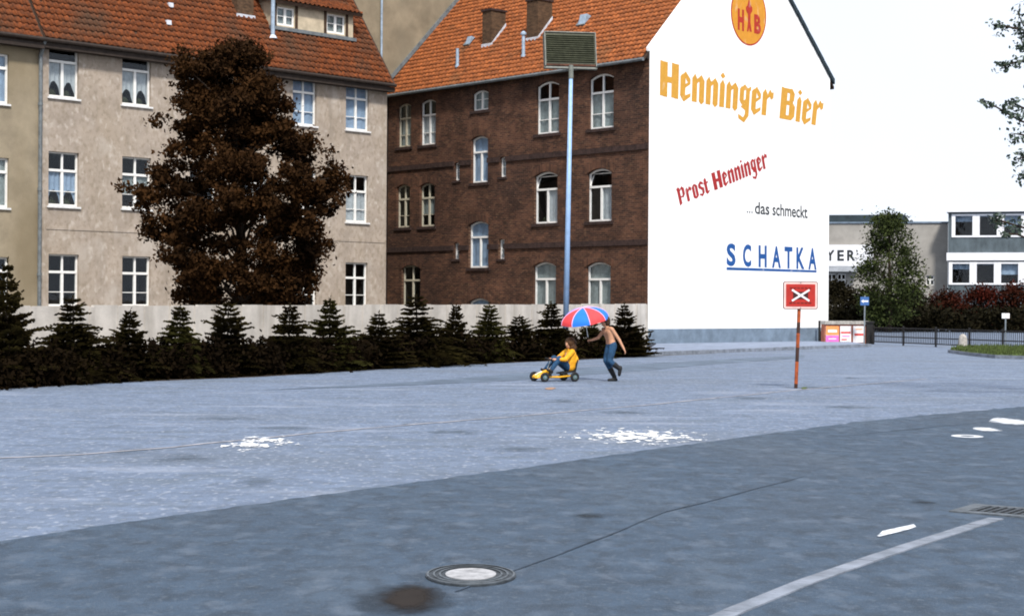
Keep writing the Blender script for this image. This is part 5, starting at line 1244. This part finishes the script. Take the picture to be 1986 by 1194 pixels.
b = MB(); cst = Vector((.095, 0, .455)); nst = Vector((-.36, 0, .93)); s1_ = Vector((0, 1, 0)); s2__ = nst.cross(s1_); b.tube([cst + (s1_ * math.cos(R(a)) + s2__ * math.sin(R(a))) * .12 for a in range(0, 361, 20)], .012, 6)
for a in (0, 120, 240): b.tube([cst, cst + (s1_ * math.cos(R(a)) + s2__ * math.sin(R(a))) * .12], .008, 5)
b.build('steering_wheel', 'tyre', kart, True)
b = MB(); b.add([(-.42, -.14, .24), (-.10, -.12, .19), (-.10, .12, .19), (-.42, .14, .24), (-.47, -.13, .46), (-.47, .13, .46), (-.44, -.14, .20), (-.10, -.12, .165), (-.10, .12, .165), (-.44, .14, .20), (-.50, -.13, .46), (-.50, .13, .46)],
      [(0, 1, 2, 3), (0, 3, 5, 4), (6, 9, 8, 7), (6, 10, 11, 9), (1, 7, 8, 2), (4, 5, 11, 10), (0, 6, 7, 1), (3, 2, 8, 9), (0, 4, 10, 6), (3, 9, 11, 5)]); b.build('seat', 'tyre', kart)
for s in (-1, 1): b = MB(); b.box(.15, .19, s * .15 - .035, s * .15 + .035, .12, .20); b.build('pedal', 'tyre', kart)
# rider
rid = thing('person', 'child with long brown hair in yellow jacket and jeans riding the go-kart', 'person', KM)
b = MB(); hip = Vector((-.30, 0, .32)); chest = Vector((-.36, 0, .57)); hc = Vector((-.335, .01, .80))
for yv in (-.05, .05): b.capsule(hip + Vector((0, yv, 0)), .075, chest + Vector((0, yv, 0)), .08, 12)
b.capsule(chest + Vector((0, -.11, .06)), .045, chest + Vector((0, .11, .06)), .045, 12); b.capsule(chest + Vector((0, 0, .08)), .042, hc - Vector((0, 0, .07)), .04, 10)
fr = head(b, hc, Vector((1, .55, -.12)), .088)
for s in (-1, 1):
    shp = chest + Vector((.01, s * .14, .06)); elp = Vector((-.16, s * .20, .47)); wrp = Vector((.015, s * .125, .475)); chain(b, [(shp, .04), (elp, .031), (wrp, .023)]); hand(b, wrp, (.09, -s * .01, .01), (0, s * .3, 1), .9, 1.1)
    kn_ = Vector((-.05, s * .125, .49)); ak = Vector((.15, s * .15, .24)); chain(b, [(hip + Vector((0, s * .07, 0)), .07), (kn_, .048), (ak, .032)]); chain(b, [(ak + Vector((-.01, 0, -.03)), .03), (ak + Vector((.07, 0, .02)), .024)])
body = remesh(b.build('body', 'skin', rid), .0075, 3); face(body, hc, fr, .088)
b = MB()
for yv in (-.06, 0, .06): b.capsule(Vector((-.345, yv, .30)), .10, chest + Vector((-.02, yv, .0)), .098, 12)
b.capsule(chest + Vector((-.08, .02, -.12)), .115, chest + Vector((-.03, 0, .03)), .09, 12); b.capsule(Vector((-.40, .06, .30)), .07, Vector((-.38, .06, .45)), .09, 10)
b.capsule(chest + Vector((0, -.12, .06)), .058, chest + Vector((0, .12, .06)), .058, 12); b.capsule(chest + Vector((.0, 0, .09)), .06, chest + Vector((.01, 0, .13)), .052, 12)
for s in (-1, 1):
    shp = chest + Vector((.01, s * .14, .06)); elp = Vector((-.16, s * .20, .47)); wrp = Vector((-.01, s * .13, .475)); chain(b, [(shp, .062), (elp, .052), (wrp, .040)])
remesh(b.build('jacket', 'jacket', rid), .010, 3)
b = MB()
for s in (-1, 1):
    kn_ = Vector((-.05, s * .125, .49)); ak = Vector((.13, s * .148, .265)); chain(b, [(hip + Vector((.0, s * .06, -.02)), .085), (kn_, .064), (ak, .046)])
remesh(b.build('jeans', 'denim', rid), .010, 3)
for s in (-1, 1): b = MB(); ak = Vector((.15, s * .15, .24)); chain(b, [(ak + Vector((-.015, 0, -.03)), .038), (ak + Vector((.08, 0, .015)), .03)]); chain(b, [(ak, .04), (ak + Vector((-.015, 0, -.03)), .04)]); remesh(b.build('shoe', 'rubber', rid), .010, 3)
b = MB(); b.ell(hc + Vector((-.035, -.005, .025)), .12, .122, .115, 16, 10); b.ell(hc + Vector((-.07, 0, -.09)), .09, .125, .15, 14, 9)
for i in range(70):
    a_, e_ = rng.uniform(0, 6.3), rng.uniform(-.9, 1.5); dd = Vector((math.cos(a_) * math.cos(e_), math.sin(a_) * math.cos(e_), math.sin(e_)))
    if dd.x > .35 and e_ < .7: continue
    b.capsule(hc + Vector((-.03, 0, .0)) + dd * .105, .022, hc + Vector((-.045, 0, -.035)) + dd * .15, .009, 6)
remesh(b.build('hair', 'hair_brown', rid), .009, 2)
